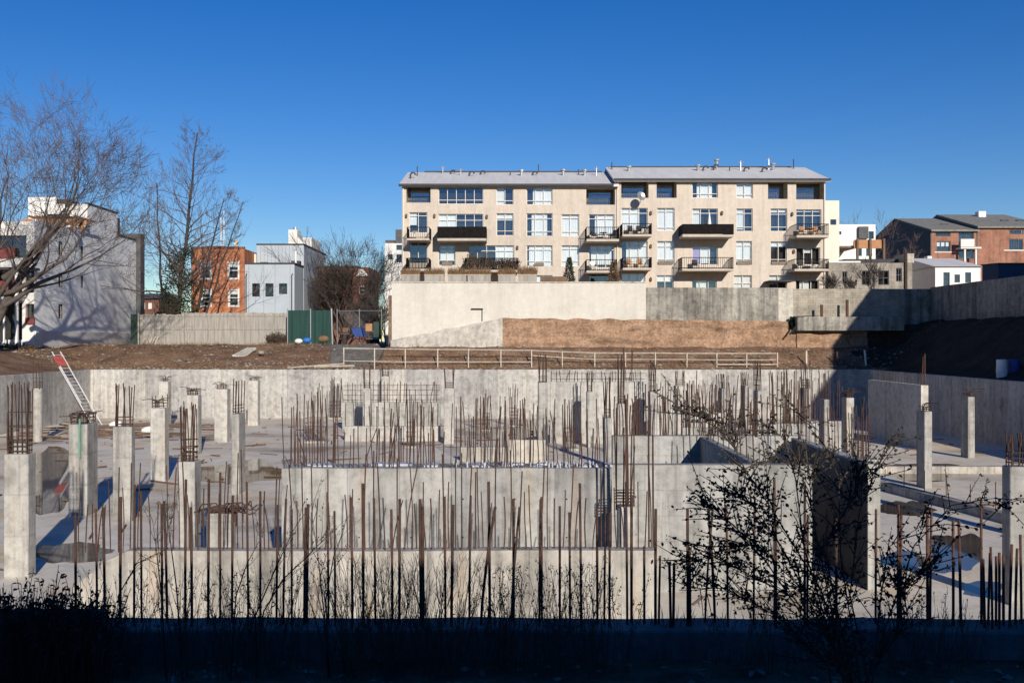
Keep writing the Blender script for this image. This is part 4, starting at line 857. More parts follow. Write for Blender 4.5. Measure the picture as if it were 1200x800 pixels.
x, y, z = on('h', .58, .6); t = thing('folded_parasol', (x, y, z), 'folded pale parasol standing on the solid sided balcony', 'parasol')
part('pole', 'steel', t, lambda b: b.tube([(x, y, z), (x, y, z + 2.2)], .03, 6)); part('canopy', 'white', t, lambda b: b.tube([(x, y, z + 1.0), (x, y, z + 1.3), (x, y, z + 2.3)], [.2, .16, .03], 9))
x, y, z = on('e', .85, .5); t = thing('parasol', (x, y, z), 'small open grey parasol over the planted balcony', 'parasol')
part('pole', 'steel', t, lambda b: b.tube([(x, y, z), (x, y, z + 1.1)], .03, 6)); part('canopy', 'stucco_light', t, lambda b: b.tube([(x, y, z + .85), (x, y, z + .88), (x, y, z + 1.15)], [.62, .62, .05], 12))

# ------------------------------------------------------------------ plants
def twigs(b, p, d, L, r, depth, spread=.5, up=.12, n=3, sides=(7, 5, 4, 3, 3, 3, 3), minr=.012, seg=4, gnarl=.18, shrink=.72, tw=None):
    pts = [p.copy()]; rad = [r]; q = p.copy(); dd = d.normalized()
    for i in range(seg):
        dd = (dd + Vector((U(-gnarl, gnarl), U(-gnarl, gnarl), U(-gnarl, gnarl) + up * .35))).normalized(); q = q + dd * (L / seg); pts.append(q.copy()); rad.append(max(minr * .8, r * (1 - .5 * (i + 1) / seg)))
    lvl = tw['max'] - depth
    (tw['trunk'] if lvl < tw['split'] else tw['crown']).tube(pts, rad, sides[min(lvl, 6)], False)
    if depth <= 0: return
    m = n if depth > 1 else n + 1
    for k in range(m):
        t = U(.35, 1.0) if k else 1.0
        i = min(seg - 1, int(t * seg)); base = pts[i].lerp(pts[i + 1], t * seg - i if t < 1 else 1.0); ax = (pts[i + 1] - pts[i]).normalized()
        pr = ax.orthogonal().normalized(); pr.rotate(Matrix.Rotation(U(0, 6.283), 3, ax))
        nd = (ax * (1 - spread * .35) + pr * spread * (U(.6, 1.25) if k else U(.1, .5)) + Vector((0, 0, up))).normalized()
        twigs(b, base, nd, L * shrink * U(.75, 1.15), max(minr, rad[i + 1] * (.8 if k == 0 else .62)), depth - 1, spread, up, n, sides, minr, seg if depth > 2 else 3, gnarl, shrink, tw)
def bare_tree(name, base, label, stems, depth=6, n=3, spread=.6, up=.12, minr=.012, shrink=.72, mat='bark', tmat='twig', gnarl=.18, group='bare winter trees', split=3):
    t = thing(name, base, label, 'tree', group); tr_, cr = MB(), MB(); tw = dict(trunk=tr_, crown=cr, max=depth, split=split)
    for (off, d, L, r) in stems: twigs(None, Vector(base) + Vector(off), Vector(d), L, r, depth, spread, up, n, minr=minr, shrink=shrink, gnarl=gnarl, tw=tw)
    tr_.build('trunk', mat, t, True); cr.build('crown', tmat, t); return t
random.seed(21)
bx, by = -39.9, 74.4; bz = gz(bx, by) - .1
bare_tree('bare_tree', (bx, by, bz), 'huge spreading bare tree in front of the grey building, leaning over the pit',
          [((0, 0, 0), (.26, .0, 1), 7.2, .56), ((.1, .1, .5), (.62, .1, 1), 7.6, .42), ((1.9, 0, 5.5), (1.3, .1, .62), 6.6, .24), ((1.2, .1, 4.2), (1.5, -.1, .5), 6.2, .22), ((-.2, 0, .3), (-.25, 0, 1), 7.2, .33), ((.3, .1, 2.2), (1.1, .15, .75), 6.6, .25), ((.6, 0, 3.4), (1.2, -.1, .62), 5.6, .2)], depth=6, n=3, spread=.66, up=.07, minr=.0105, shrink=.71, gnarl=.22)
random.seed(5)
bx, by = WX(203, 99), 99.0
t = thing('bare_tree', (bx, by, 5.5), 'tall thin bare tree wrapped in dark ivy beside the orange house', 'tree', 'bare winter trees'); tr_, cr = MB(), MB()
def leader(p0, p1, r, nb, lmax, lmin, t0=.15):
    tw = dict(trunk=tr_, crown=cr, max=3, split=0); P = [p0.lerp(p1, k / 9) + Vector((U(-.12, .12), U(-.12, .12), 0)) for k in range(10)]
    tr_.tube(P, [r * (1 - .85 * k / 9) + .015 for k in range(10)], 7, False)
    for k in range(nb):
        f = t0 + (1 - t0) * (k + R()) / nb; i = min(8, int(f * 9)); s_ = P[i].lerp(P[i + 1], f * 9 - i); a = U(0, 6.283)
        L = (lmax + (lmin - lmax) * f) * U(.6, 1.2); d = Vector((math.cos(a), math.sin(a), U(.15, .9)))
        twigs(None, s_, d, L, max(.02, r * (1 - f) * .5), 3, .62, .16, 3, minr=.010, seg=4, gnarl=.25, shrink=.6, tw=tw)
leader(Vector((bx, by, 5.5)), Vector((WX(232, by), by, WZ(155, by))), .26, 58, 6.0, 1.2, .2)
leader(Vector((bx + 1.4, by + .3, 5.5)), Vector((WX(262, by), by, WZ(232, by))), .17, 26, 3.8, .9, .25)
leader(Vector((bx - .9, by, 5.5)), Vector((WX(184, by), by, WZ(215, by))), .15, 22, 3.4, .9, .25)
leader(Vector((bx + 2.2, by - .3, 5.5)), Vector((WX(285, by), by, WZ(236, by))), .12, 20, 2.8, .7, .3)
tr_.build('trunk', 'bark_dark', t, True); cr.build('crown', 'twig', t)
def leafcloud(b, pts, n, rad, size, flat=.0):
    for i in range(n):
        c = random.choice(pts); g = Vector((random.gauss(0, rad), random.gauss(0, rad), random.gauss(0, rad)))
        d = Vector((U(-1, 1), U(-1, 1), U(-1, 1)))
        b.leaf(Vector(c) + g, d, Vector((U(-1, 1), U(-1, 1), U(-.3, 1))), size * U(.6, 1.4), size * U(.5, 1))
b = MB(); iv = []
for k in range(90): f = R(); iv.append((bx + 1.0 * f + U(-1.9, 1.5) * (1 - .6 * f), by - .1 + U(-.3, .3), 7.0 + f * 8.4))
for k in range(14): iv.append((bx + 1.9 + U(-.7, .7), by, 5.6 + R() * 6)); iv.append((bx - 1.0 + U(-.5, .5), by, 5.6 + R() * 5.0))
leafcloud(b, iv, 6800, .36, .15)
tag(b.build('ivy', 'ivy', None, origin=(bx, by, 5.6)), 'dark green ivy climbing the thin bare tree', 'ivy')
random.seed(9)
bare_tree('bare_tree', (WX(404, 112), 112, 5.6), 'rounded bare tree in front of the red brick house',
          [((0, 0, 0), (0, 0, 1), 4.3, .30), ((.1, 0, 1.4), (.6, 0, 1), 3.9, .2), ((-.1, 0, 1.4), (-.6, 0, 1), 3.9, .2), ((0, 0, 1.0), (1, .2, .8), 2.9, .16), ((0, 0, 1.0), (-1, .2, .8), 2.9, .16)], depth=5, n=4, spread=.6, up=.12, minr=.0135, shrink=.765, mat='bark_dark', tmat='bark_dark')
random.seed(31)
bare_tree('bare_tree', (WX(1022, 128), 128, 9.9), 'bare tree behind the white deck house',
          [((0, 0, 0), (.0, 0, 1), 4.8, .25), ((.3, 0, .3), (.4, 0, 1), 4.6, .18), ((-.3, 0, .3), (-.4, 0, 1), 4.6, .18), ((.3, 0, .3), (.9, 0, 1), 4.2, .14)], depth=5, n=3, spread=.6, up=.12, minr=.014, shrink=.72)
for px, Y, hL, sd_, lab in ((1022, 92, 1.25, 41, 'leafless shrub tree against the grey stone garage'), (978, 91, .8, 42, 'small leafless shrub below the apartment corner'), (1000, 91, .7, 43, 'scraggly shrub between the two leafless ones')):
    random.seed(sd_); bare_tree('bare_shrub', (WX(px, Y), Y, 9.9), lab, [((U(-.4, .4), 0, 0), (U(-.4, .4), 0, 1), hL, .06) for k in range(5)], depth=4, n=3, spread=.6, up=.15, minr=.014, shrink=.78, mat='bark_dark', tmat='bark_dark', group='leafless shrubs', split=2)
random.seed(50)
for px, Y, hL, lab in ((441, 98, 1.6, 'dark leafless bush filling the alley left of the white wall'), (428, 100, 1.3, 'dark thin bush beside the gate')):
    bare_tree('bare_shrub', (WX(px, Y), Y, 5.5), lab, [((U(-1, 1), U(-.5, .5), 0), (U(-.3, .3), 0, 1), hL * U(.8, 1.3), .06) for k in range(7)], depth=4, n=3, spread=.6, up=.15, minr=.016, shrink=.8, mat='bark_dark', tmat='bark_dark', group='leafless shrubs', split=2)
# brown bushes
def bushy(name, px, Y, z, wpx, h, mat, n, label, cat='bush', size=.12):
    x = WX(px, Y); wd = wpx / F * Y / 2; b = MB(); t = thing(name, (x, Y, z), label, cat)
    for k in range(n):
        a = U(0, 6.28); rr = math.sqrt(R()); p = Vector((x + math.cos(a) * rr * wd * .6, Y + math.sin(a) * rr * wd * .6, z)); q = p + Vector((math.cos(a) * wd * .5 * rr + U(-.2, .2), math.sin(a) * wd * .5 * rr, h * U(.5, 1.05) * (1 - .35 * rr)))
        m = p.lerp(q, .5) + Vector((U(-.1, .1), U(-.1, .1), .05)); b.tube([p, m, q], [.015, .012, .006], 3, False)
        for j in range(5): b.leaf(m.lerp(q, R()), Vector((U(-1, 1), U(-1, 1), U(-.2, 1))), Vector((R(), R(), R())), size, size * .5)
    b.build('foliage', mat, t); return t
bushy('dry_bush', 325, 95.5, 5.55, 26, 1.55, 'brush', 420, 'brown dry bush against the board fence next to the green screen')
bushy('brush_heap', 12, 82, 5.1, 60, .9, 'brush', 420, 'dark brush heap in front of the white balcony facade', 'brush')
b = MB()
# clipped conifers on the terrace
def conifer(px, Y, z, h, wpx, mat, label):
    x = WX(px, Y); wd = wpx / F * Y / 2; t = thing('conifer', (x, Y, z), label, 'conifer', 'small conifers on the terrace')
    part('trunk', 'bark_dark', t, lambda b: b.tube([(x, Y, z - .1), (x, Y, z + h * .9)], [.07, .02], 6)); b = MB()
    for k in range(1500):
        f = R() ** 1.3; r = wd * (1 - f) * U(.3, 1.05) + .04; a = U(0, 6.28); b.leaf(Vector((x + math.cos(a) * r, Y + math.sin(a) * r, z + .1 + f * h)), Vector((math.cos(a), math.sin(a), U(.2, 1.2))), Vector((R(), R(), R())), U(.12, .26), .06)
    b.build('crown', mat, t)
conifer(667, 86, 10.2, 2.9, 18, 'conifer', 'dark conifer on the terrace below the cream wall'); conifer(719, 86, 10.2, 2.5, 20, 'dry_grass', 'browned conifer at the roof step, on the terrace')
conifer(929, 83.4, 6.9, 1.0, 10, 'conifer', 'small dark shrub at the foot of the pale wall section')
# terrace floor is the ground behind the wall; planters
for i, (a, c, lab) in enumerate(((80, 166, 'leftmost wooden planter of dry grass on the terrace wall'), (190, 281, 'second terrace planter from the left end'), (300, 386, 'third terrace planter, under the planted balcony'), (392, 500, 'widest terrace planter, under the open grey parasol'), (535, 616, 'terrace planter right of the widest one'), (630, 716, 'tall grass planter at the right end of the row'))):
    Y = 84.9; x0, x1 = WX(450 + a / 4, Y), WX(450 + c / 4, Y); t = thing('planter', ((x0 + x1) / 2, Y, 10.2), lab, 'planter', 'planters along the terrace wall')
    zt = WZ(322.5, Y); part('box', 'board_fence', t, lambda b: b.box(x0, x1, Y, Y + .7, 9.9, zt)); part('rim', 'wood_pale', t, lambda b: b.box(x0 - .04, x1 + .04, Y - .05, Y + .75, zt + .002, zt + .07))
    b = MB()
    for k in range(520):
        x = U(x0, x1); y = Y + U(.05, .65); h = U(.35, .8) * (1.25 if i == 5 else 1); dx, dy = U(-.2, .2), U(-.2, .2)
        q = len(b.v); b.v += [(x - .018, y, zt), (x + .018, y, zt), (x + dx, y + dy, zt + h)]; b.f.append((q, q + 1, q + 2))
    b.build('grass', 'dry_grass', t)
t = thing('terrace_fence', (WX(648, 84.9), 84.9, 10), 'low brown timber screen on the terrace right of the planters', 'fence')
part('board', 'wood_dark', t, lambda b: b.box(WX(633, 84.9), WX(664, 84.9), 84.8, 84.9, 10, WZ(324, 84.9)))
x0, x1, Yb, zb, zt_ = bals['e']; t = thing('balcony_planting', ((x0 + x1) / 2, Yb, zb), 'dead brown vines tangled over the planted balcony railing', 'plants'); b = MB()
for k in range(420):
    x = U(x0, x1); y = Yb + U(-.12, .5); p = Vector((x, y, zb + U(0, .6))); h = U(.3, 1.3) * (1 if x < x0 + (x1 - x0) * .4 else .55)
    q = p + Vector((U(-.4, .4), U(-.2, .2), h)); b.tube([p, p.lerp(q, .5) + Vector((U(-.1, .1), 0, 0)), q], [.02, .015, .008], 3, False)
    for j in range(4): b.leaf(p.lerp(q, R()), Vector((U(-1, 1), U(-1, 1), U(-1, 1))), Vector((R(), R(), R())), .14, .08)
b.build('vine', 'brush', t)
x, y = WX(738, 85), 85.0; b = MB()
n = 14
rings = [(.75, 0), (.72, .25), (.55, .5), (.3, .65), (.05, .7)]
b.tube([(x, y, 10.2 + h_) for r_, h_ in rings], [r_ for r_, h_ in rings], n); tag(b.build('domed_cover', 'white', None, True, origin=(x, y, 10.2)), 'white domed cover on the terrace by the browned conifer', 'cover')

# ------------------------------------------------------------------ left grey building
XL, YL0, YL1 = -40.5, 84.4, 107.2
lb = thing('apartment_block', (-50, 95, 5.3), 'tall grey stucco block whose blank side carries the tree shadow, white balconies in front', 'building')
def LY(px): return -XL * F / (600 - px)
zt1 = 16.15
WS = sideR(XL); WF = front(YL0)
slots = [(LY(68.5), LY(73.5), *sorted((WZ(220 + c / 4, LY(71)), WZ(220 + a / 4, LY(71))))) for a, c in ((252, 320), (400, 466), (545, 612), (690, 750))] + [(LY(94.7), LY(97.5), *sorted((WZ(220 + c / 4, LY(96)), WZ(220 + a / 4, LY(96))))) for a, c in ((275, 330), (414, 468))]
def FX(px): return WX(px, YL0)
fh = [(-46.5, FX(31), WZ(302, YL0), WZ(276, YL0), .8), (-46.5, FX(26), WZ(346, YL0), WZ(317, YL0), 1.4), (FX(30), FX(40), WZ(343, YL0), WZ(317, YL0), .5), (-46.5, FX(26), WZ(398, YL0), WZ(354, YL0), 1.6), (FX(30), FX(40), WZ(380, YL0), WZ(356, YL0), .6)]
part('side_wall', 'stucco_grey', lb, lambda b: (facade(b, WS, YL0, YL1, 4.5, zt1, slots, .2), b.box(XL - .3, XL - .002, YL0 + .3, 95, zt1, zt1 + .25)))
part('front_wall', 'stucco_light', lb, lambda b: (facade(b, WF, -62, XL, 4.5, zt1, fh), shell(b, -62, XL, YL0, YL1, 4.5, zt1 - .003, 'blt')))
part('dark_backing', 'dark_room', lb, lambda b: b.quad((-60, YL0 + 1.7, 4.6), (XL - .6, YL0 + 1.7, 4.6), (XL - .6, YL0 + 1.7, zt1 - .4), (-60, YL0 + 1.7, zt1 - .4)))
for s_ in slots: window(lb, WS, s_, 1, 1, 'black_metal', .05, .04)
window(lb, WF, fh[0], 4, 1, 'black_metal', .3, .07, dark=False); window(lb, WF, fh[2], 1, 1, 'black_metal', .3, .06, dark=False); window(lb, WF, fh[4], 1, 1, 'dark_red', .3, .08, dark=False)
part('upper_storey', 'stucco_grey', lb, lambda b: (b.quad((XL - .01, 95, zt1), (XL - .01, 102.2, zt1), (XL - .01, 102.2, 19.1), (XL - .01, 95, 19.1)), b.quad((XL - .01, 102.2, zt1), (XL - .01, YL1, zt1), (XL - .01, YL1, 16.85), (XL - .01, 102.2, 16.85)), b.box(-55, XL - .02, 102.2, YL1, zt1 + .003, 16.84)))
Hp = [(WX(55, 95), WX(76, 95), WZ(262, 95), WZ(251, 95)), (WX(90, 95), WX(96.5, 95), WZ(265, 95), WZ(256, 95))]
part('penthouse', 'white', lb, lambda b: (facade(b, front(95), WX(33, 95), XL - .02, zt1, 19.1, Hp), shell(b, WX(33, 95), XL - .02, 95, 102.18, zt1, 19.1, 'blrt')))
for q in Hp: window(lb, front(95), q, 2, 1, 'black_metal', .1, .06)
part('bulkhead', 'white', lb, lambda b: b.box(WX(33, 97), WX(66, 97), 97, 101, 19.1, WZ(231, 97)))
part('roof_edge', 'roof_dark', lb, lambda b: (b.box(XL - .3, XL + .06, 95, 102.3, 19.104, 19.25), b.box(XL - .3, XL + .06, 102.31, YL1 + .1, 16.86, 17.0), b.box(WX(66, 96), WX(80, 96), 96, 98.5, 19.26, 19.7)))
part('rear_stack', 'slate', lb, lambda b: b.box(XL - 2, XL + .5, YL1, YL1 + 1.2, 4.5, 17.6)); part('vent_pipe', 'roof_dark', lb, lambda b: b.box(XL - .3, XL - .02, 102.4, 102.9, 17.0, 18.7))
pg = part('pergola', 'wood', lb, lambda b: (b.box(WX(26, 90), WX(88, 90), 90, 90.22, WZ(261, 90), WZ(256.5, 90)), b.box(WX(40, 93), WX(98, 93), 93.6, 93.8, WZ(263, 93), WZ(257.5, 93)), [b.box(WX(px, 90.1), WX(px, 90.1) + .16, 90.02, 94.6, WZ(257.2, 92), WZ(255.2, 92)) for px in range(32, 92, 9)], [b.box(x_, x_ + .2, y_, y_ + .2, zt1 - .2, WZ(259, y_)) for x_, y_ in ((WX(86, 90), 90.02), (WX(30, 90), 90.02), (WX(95, 93.7), 93.6))]))
part('parapet_rail', 'black_metal', lb, lambda b: (b.tube([(XL - .1, YL0 + .2, 17.1), (XL - .1, 95, 17.1)], .03, 4), [b.tube([(XL - .1, YL0 + .2 + k * .9, zt1), (XL - .1, YL0 + .2 + k * .9, 17.1)], .02, 4) for k in range(12)]))
part('canopy', 'roof_dark', lb, lambda b: b.box(-50, FX(47), YL0 - 1.5, YL0 - .01, WZ(317.5, YL0), WZ(314.5, YL0)))
part('balcony', 'white', lb, lambda b: (b.box(-50, FX(29), YL0 - 1.3, YL0 - .01, WZ(352.5, YL0), WZ(346.5, YL0)),))
part('railing', 'dark_red', lb, lambda b: (b.box(-50, FX(25.5), YL0 - 1.28, YL0 - 1.2, WZ(345.5, YL0), WZ(330, YL0)), b.box(FX(30.3), FX(41), YL0 - .15, YL0 - .06, WZ(380, YL0), WZ(372, YL0)), b.box(-50, FX(18), YL0 - .1, YL0 - .03, WZ(303, YL0), WZ(290, YL0))))
part('post', 'white', lb, lambda b: [b.box(FX(p), FX(p + 3), YL0 - 1.25, YL0 - 1.02, 5.0, WZ(317.5, YL0)) for p in (26, )] + [b.box(FX(p), FX(p + 1.6), YL0 - 1.2, YL0 - 1.05, 5.0, WZ(352, YL0)) for p in (4, 12)])
part('base_course', 'stucco_light', lb, lambda b: b.box(XL + .002, XL + .12, YL0 + .1, YL1, 4.9, WZ(388, 86)))
# ---- orange and grey houses
YO = 106.0
oh = thing('town_house', (WX(257, YO), YO, 5.5), 'orange brick house with white trimmed windows behind the board fence', 'house')
x0, x1, zt = WX(224, YO), WX(286.5, YO), WZ(291.5, YO)
ow = [(WX(235.5, YO), WX(247, YO), WZ(326.5, YO), WZ(307, YO)), (WX(268, YO), WX(279.5, YO), WZ(326.5, YO), WZ(307, YO)), (WX(236, YO), WX(247, YO), WZ(358.5, YO), WZ(339, YO)), (WX(268.5, YO), WX(279.5, YO), WZ(358.5, YO), WZ(339, YO))]
part('wall', 'orange', oh, lambda b: (facade(b, front(YO), x0, x1, 5, zt, ow), shell(b, x0, x1, YO, YO + 12, 5, zt, 'blrt')))
for q in ow:
    window(oh, front(YO), q, 1, 2, 'white', .06, .09, blind=.3)
    part('trim', 'white', oh, lambda b: (b.box(q[0] - .1, q[0] - .002, -.01, .06, q[2] - .1, q[3] + .1, front(YO)), b.box(q[1] + .002, q[1] + .1, -.01, .06, q[2] - .1, q[3] + .1, front(YO)), b.box(q[0], q[1], -.01, .06, q[2] - .1, q[2] - .002, front(YO))))
part('parapet', 'brick_dark', oh, lambda b: b.box(x0 - .05, x1 + .004, YO - .06, YO + .3, zt + .004, zt + .22)); part('rooftop_unit', 'brick_dark', oh, lambda b: b.box(WX(241, 109), WX(262, 109), 109, 111, zt, WZ(288, 109)))
part('chimney', 'cream_light', oh, lambda b: (b.box(WX(274, 110), WX(278, 110), 110, 110.4, zt, WZ(284.5, 110)), b.tube([(WX(276.5, 110), 110.2, WZ(284.5, 110)), (WX(276.5, 110), 110.2, WZ(281, 110))], .2, 8)))
gh = thing('town_house', (WX(320, YO), YO, 5.5), 'grey sided stepped house between the orange house and the brick house', 'house')
xa, xb = WX(287, YO), WX(345, YO); zl = WZ(309.5, YO); gwn = [(WX(295.5, YO), WX(304.5, YO), WZ(347.5, YO), WZ(332, YO)), (WX(311, YO), WX(320.5, YO), WZ(347.5, YO), WZ(332, YO)), (WX(327, YO), WX(336.5, YO), WZ(344.5, YO), WZ(332, YO))]
part('wall', 'siding_grey', gh, lambda b: (facade(b, front(YO), xa, xb, 5, zl, gwn), shell(b, xa, xb, YO, YO + 4.6, 5, zl, 'blrt')))
for q in gwn: window(gh, front(YO), q, 1, 1, 'black_metal', .06, .06)
YU = YO + 4.602; xu0, xu1, zu = WX(301, YU), WX(356, YU), WZ(287, YU)
part('upper_block', 'siding_grey', gh, lambda b: (shell(b, xu0, xu1, YU, YU + 13, 5, zu, 'fblrt')))
part('seam', 'slate', gh, lambda b: [b.box(x_, x_ + .02, YU - .015, YU - .003, zl, zu - .1) for x_ in [xu0 + .4 * k for k in range(1, 13)]] + [b.box(x_, x_ + .02, YO - .015, YO - .003, 5.5, zl - .1) for x_ in [xa + .4 * k for k in range(1, 13)] if not any(q[0] - .1 < x_ < q[1] + .1 for q in gwn)])
part('roof_edge', 'roof_dark', gh, lambda b: (b.box(xu0 - .05, xu1 + .08, YU - .1, YU + 13.1, zu + .003, zu + .14), b.box(xa - .02, xb + .08, YO - .1, YU - .11, zl + .003, zl + .16)))
part('chimney', 'white', gh, lambda b: (b.tube([(WX(346.5, 108), 108, zl), (WX(346.5, 108), 108, WZ(294, 108))], .11, 8),)); part('vent_box', 'roof_dark', gh, lambda b: (b.box(WX(305, 108), WX(313, 108), 108, 109, zl + .16, WZ(307, 108)), b.box(WX(341, 108.5), WX(351, 108.5), 108.5, 109.4, zl + .16, WZ(305.5, 108.5))))
[part('downpipe', 'black_metal', gh, lambda b: b.tube([(WX(px, YO), YO - .08, 5.5), (WX(px, YO), YO - .08, WZ(323, YO)), (WX(px + 1, YO), YO - .08, WZ(320.5, YO))], .06, 5)) for px in (288.5, 342)]
part('cream_wing', 'cream_light', gh, lambda b: b.prism([(WX(286.6, 110), 110, 10), (WX(300, 110), 110, 10), (WX(300, 110), 110, WZ(298, 110)), (WX(286.6, 110), 110, WZ(292.5, 110))], (0, .55, 0)))
cb = thing('stair_tower', (WX(352, 130), 130, 5.5), 'white stair tower with a taller chimney behind the grey house', 'building')
part('wall', 'stucco_light', cb, lambda b: (b.box(WX(348, 130), WX(365, 130), 130, 136, 5.5, WZ(278.5, 130)), b.box(WX(337.5, 130), WX(347.9, 130), 130.2, 133, 5.5, WZ(269, 130)))); part('pipe', 'steel', cb, lambda b: b.tube([(WX(344, 130), 131, WZ(269, 130)), (WX(344, 130), 131, WZ(265, 130))], .25, 8))
YB = 118.0; bh = thing('brick_house', (WX(402, YB), YB, 5.5), 'dark red brick house behind the rounded bare tree', 'house')
bw_ = [(WX(387, YB), WX(394, YB), WZ(351, YB), WZ(337, YB)), (WX(421, YB), WX(427, YB), WZ(345, YB), WZ(335, YB))]
part('wall', 'brick_dark', bh, lambda b: (facade(b, front(YB), WX(373, YB), WX(432, YB), 5, WZ(313, YB), bw_), shell(b, WX(373, YB), WX(432, YB), YB, YB + 9, 5, WZ(313, YB), 'blrt')))
for q in bw_: window(bh, front(YB), q, 1, 2, 'white', .06, .08)
part('roof', 'slate', bh, lambda b: b.box(WX(372, YB), WX(420, YB), YB - .2, YB + 9, WZ(312.9, YB), WZ(311.5, YB))); part('gable', 'white', bh, lambda b: b.prism([(WX(418, YB), YB - .3, WZ(323.5, YB)), (WX(432, YB), YB - .3, WZ(323.5, YB)), (WX(426, YB), YB - .3, WZ(316, YB)), (WX(421, YB), YB - .3, WZ(315, YB))], (0, .25, 0)))
YD = 152.0; t = thing('distant_house', (WX(464, YD), YD, 5.5), 'narrow pale house with a dark attic peeking out left of the cream building', 'house')
dw = [(WX(455, YD), WX(460, YD), WZ(304, YD), WZ(298, YD)), (WX(464.5, YD), WX(471, YD), WZ(307.5, YD), WZ(298, YD)), (WX(464.5, YD), WX(471, YD), WZ(293, YD), WZ(287, YD))]
part('wall', 'stucco_light', t, lambda b: (facade(b, front(YD), WX(451, YD), WX(474, YD), 5, WZ(285, YD), dw), shell(b, WX(451, YD), WX(474, YD), YD, YD + 8, 5, WZ(285, YD), 'blrt')))
for q in dw: window(t, front(YD), q, 1, 1, 'black_metal', .06, .06)
part('attic', 'slate', t, lambda b: (b.box(WX(463.5, YD), WX(474, YD), YD - .05, YD + 5, WZ(285, YD) + .003, WZ(269, YD)), b.box(WX(451, YD), WX(462, YD), YD + .5, YD + 5, WZ(285, YD) + .003, WZ(281, YD))))
t = thing('radio_mast', (WX(262, 150), 150, 5), 'thin pale twin mast rising behind the orange house', 'mast')
for px, py in ((259, 255), (262.5, 247)): part('pole', 'white', t, lambda b: b.tube([(WX(px, 150), 150, 5), (WX(px, 150), 150, WZ(py, 150))], .09, 5))
# far low roofs left between block and tree
t = thing('distant_house', (WX(170, 150), 150, 5.4), 'low distant house glimpsed between the grey block and the ivy tree', 'house')
part('wall', 'brick_dark', t, lambda b: b.box(WX(158, 150), WX(186, 150), 150, 160, 5, WZ(350, 150))); part('roof', 'slate', t, lambda b: b.prism([(WX(157, 150), 149.5, WZ(350, 150)), (WX(157, 150), 160.5, WZ(350, 150)), (WX(157, 150), 155, WZ(342, 150))], (3.8, 0, 0)))
part('window', 'stucco_light', t, lambda b: [b.box(WX(p, 150), WX(p + 4, 150), 149.94, 149.99, WZ(362, 150), WZ(355, 150)) for p in (166, 174)])
# ---- fences on the left
YF = 97.0
t = thing('board_fence', (WX(247, YF), YF, 5.5), 'long weathered grey board fence before the orange house', 'fence'); b = MB(); px = 162.0
while px < 336:
    wp = U(2.6, 3.6); top = (368 if px < 212 else 366.5) + U(-.7, .7); x_ = WX(px, YF); b.box(x_, WX(px + wp - .12, YF), YF + U(0, .02), YF + .04, 5.0, WZ(top, YF)); px += wp
b.build('board', 'board_fence', t)['kind'] = 'stuff'
part('rail', 'board_fence', t, lambda b: [b.box(WX(163, YF), WX(335, YF), YF - .06, YF - .005, WZ(py, YF), WZ(py - 1.3, YF)) for py in (370.5, 386)])
for px in (180, 215, 250, 285, 320): part('post', 'board_fence', t, lambda b: b.box(WX(px, YF), WX(px + 1.4, YF), YF - .13, YF - .065, 5, WZ(367, YF)))
t = thing('hoarding', (WX(157, 96.5), 96.5, 5.5), 'narrow dark green hoarding panel beside the grey block', 'hoarding'); part('sheet', 'green_dark', t, lambda b: b.box(WX(153, 96.5), WX(161.5, 96.5), 96.5, 96.6, 5, WZ(368, 96.5))); part('post', 'wood_pale', t, lambda b: b.box(WX(161.6, 96.5), WX(163, 96.5), 96.45, 96.6, 5, WZ(367, 96.5)))
t = thing('green_screen_fence', (WX(363, 95), 95, 5.5), 'dark green screened fence panels between board fence and gate', 'fence')
for a, c in ((337, 364), (364.5, 389)): part('screen', 'green_tarp', t, lambda b: [b.quad((WX(a + (c - a) * k / 8, 95), 95 + .06 * math.sin(k * 1.9), 5.3), (WX(a + (c - a) * (k + 1) / 8, 95), 95 + .06 * math.sin((k + 1) * 1.9), 5.3), (WX(a + (c - a) * (k + 1) / 8, 95), 95 + .04 * math.sin(k * 2.3 + 2.3), WZ(363.5, 95)), (WX(a + (c - a) * k / 8, 95), 95 + .04 * math.sin(k * 2.3), WZ(363.5, 95))) for k in range(8)])
for px in (337, 364, 390): part('post', 'steel', t, lambda b: b.tube([(WX(px, 94.9), 94.9, 5), (WX(px - (1.5 if px == 390 else 0), 94.9), 94.9, WZ(361.5, 94.9))], .06 if px < 380 else .1, 7))
t = thing('chain_link_gate', (WX(420, 95.5), 95.5, 5.5), 'chain link gate with steel posts in the alley', 'gate')
for px in (395, 421, 447): part('post', 'steel', t, lambda b: b.tube([(WX(px, 95.5), 95.5, 5), (WX(px, 95.5), 95.5, WZ(362, 95.5))], .045, 6))
part('rail', 'steel', t, lambda b: [b.tube([(WX(395, 95.5), 95.5, WZ(py, 95.5)), (WX(447, 95.5), 95.5, WZ(py, 95.5))], .03, 5) for py in (364, 397)])
def mesh_(b):
    x0_, x1_, z0_, z1_ = WX(395, 95.5), WX(447, 95.5), WZ(397, 95.5), WZ(364, 95.5); k = x0_ - (z1_ - z0_)
    while k < x1_:
        for s in (1, -1):
            pts_ = [];
            for zz_ in (z0_, z1_):
                pts_.append((k + (zz_ - z0_) if s > 0 else k + (z1_ - zz_), zz_))
            (xa_, za_), (xb_, zb_) = pts_
            t0 = 0 if xa_ >= x0_ and xa_ <= x1_ else None
            if min(xa_, xb_) >= x0_ and max(xa_, xb_) <= x1_: b.tube([(xa_, 95.5, za_), (xb_, 95.5, zb_)], .006, 3, False)
        k += .16
part('mesh', 'steel', t, mesh_)['kind'] = 'stuff'
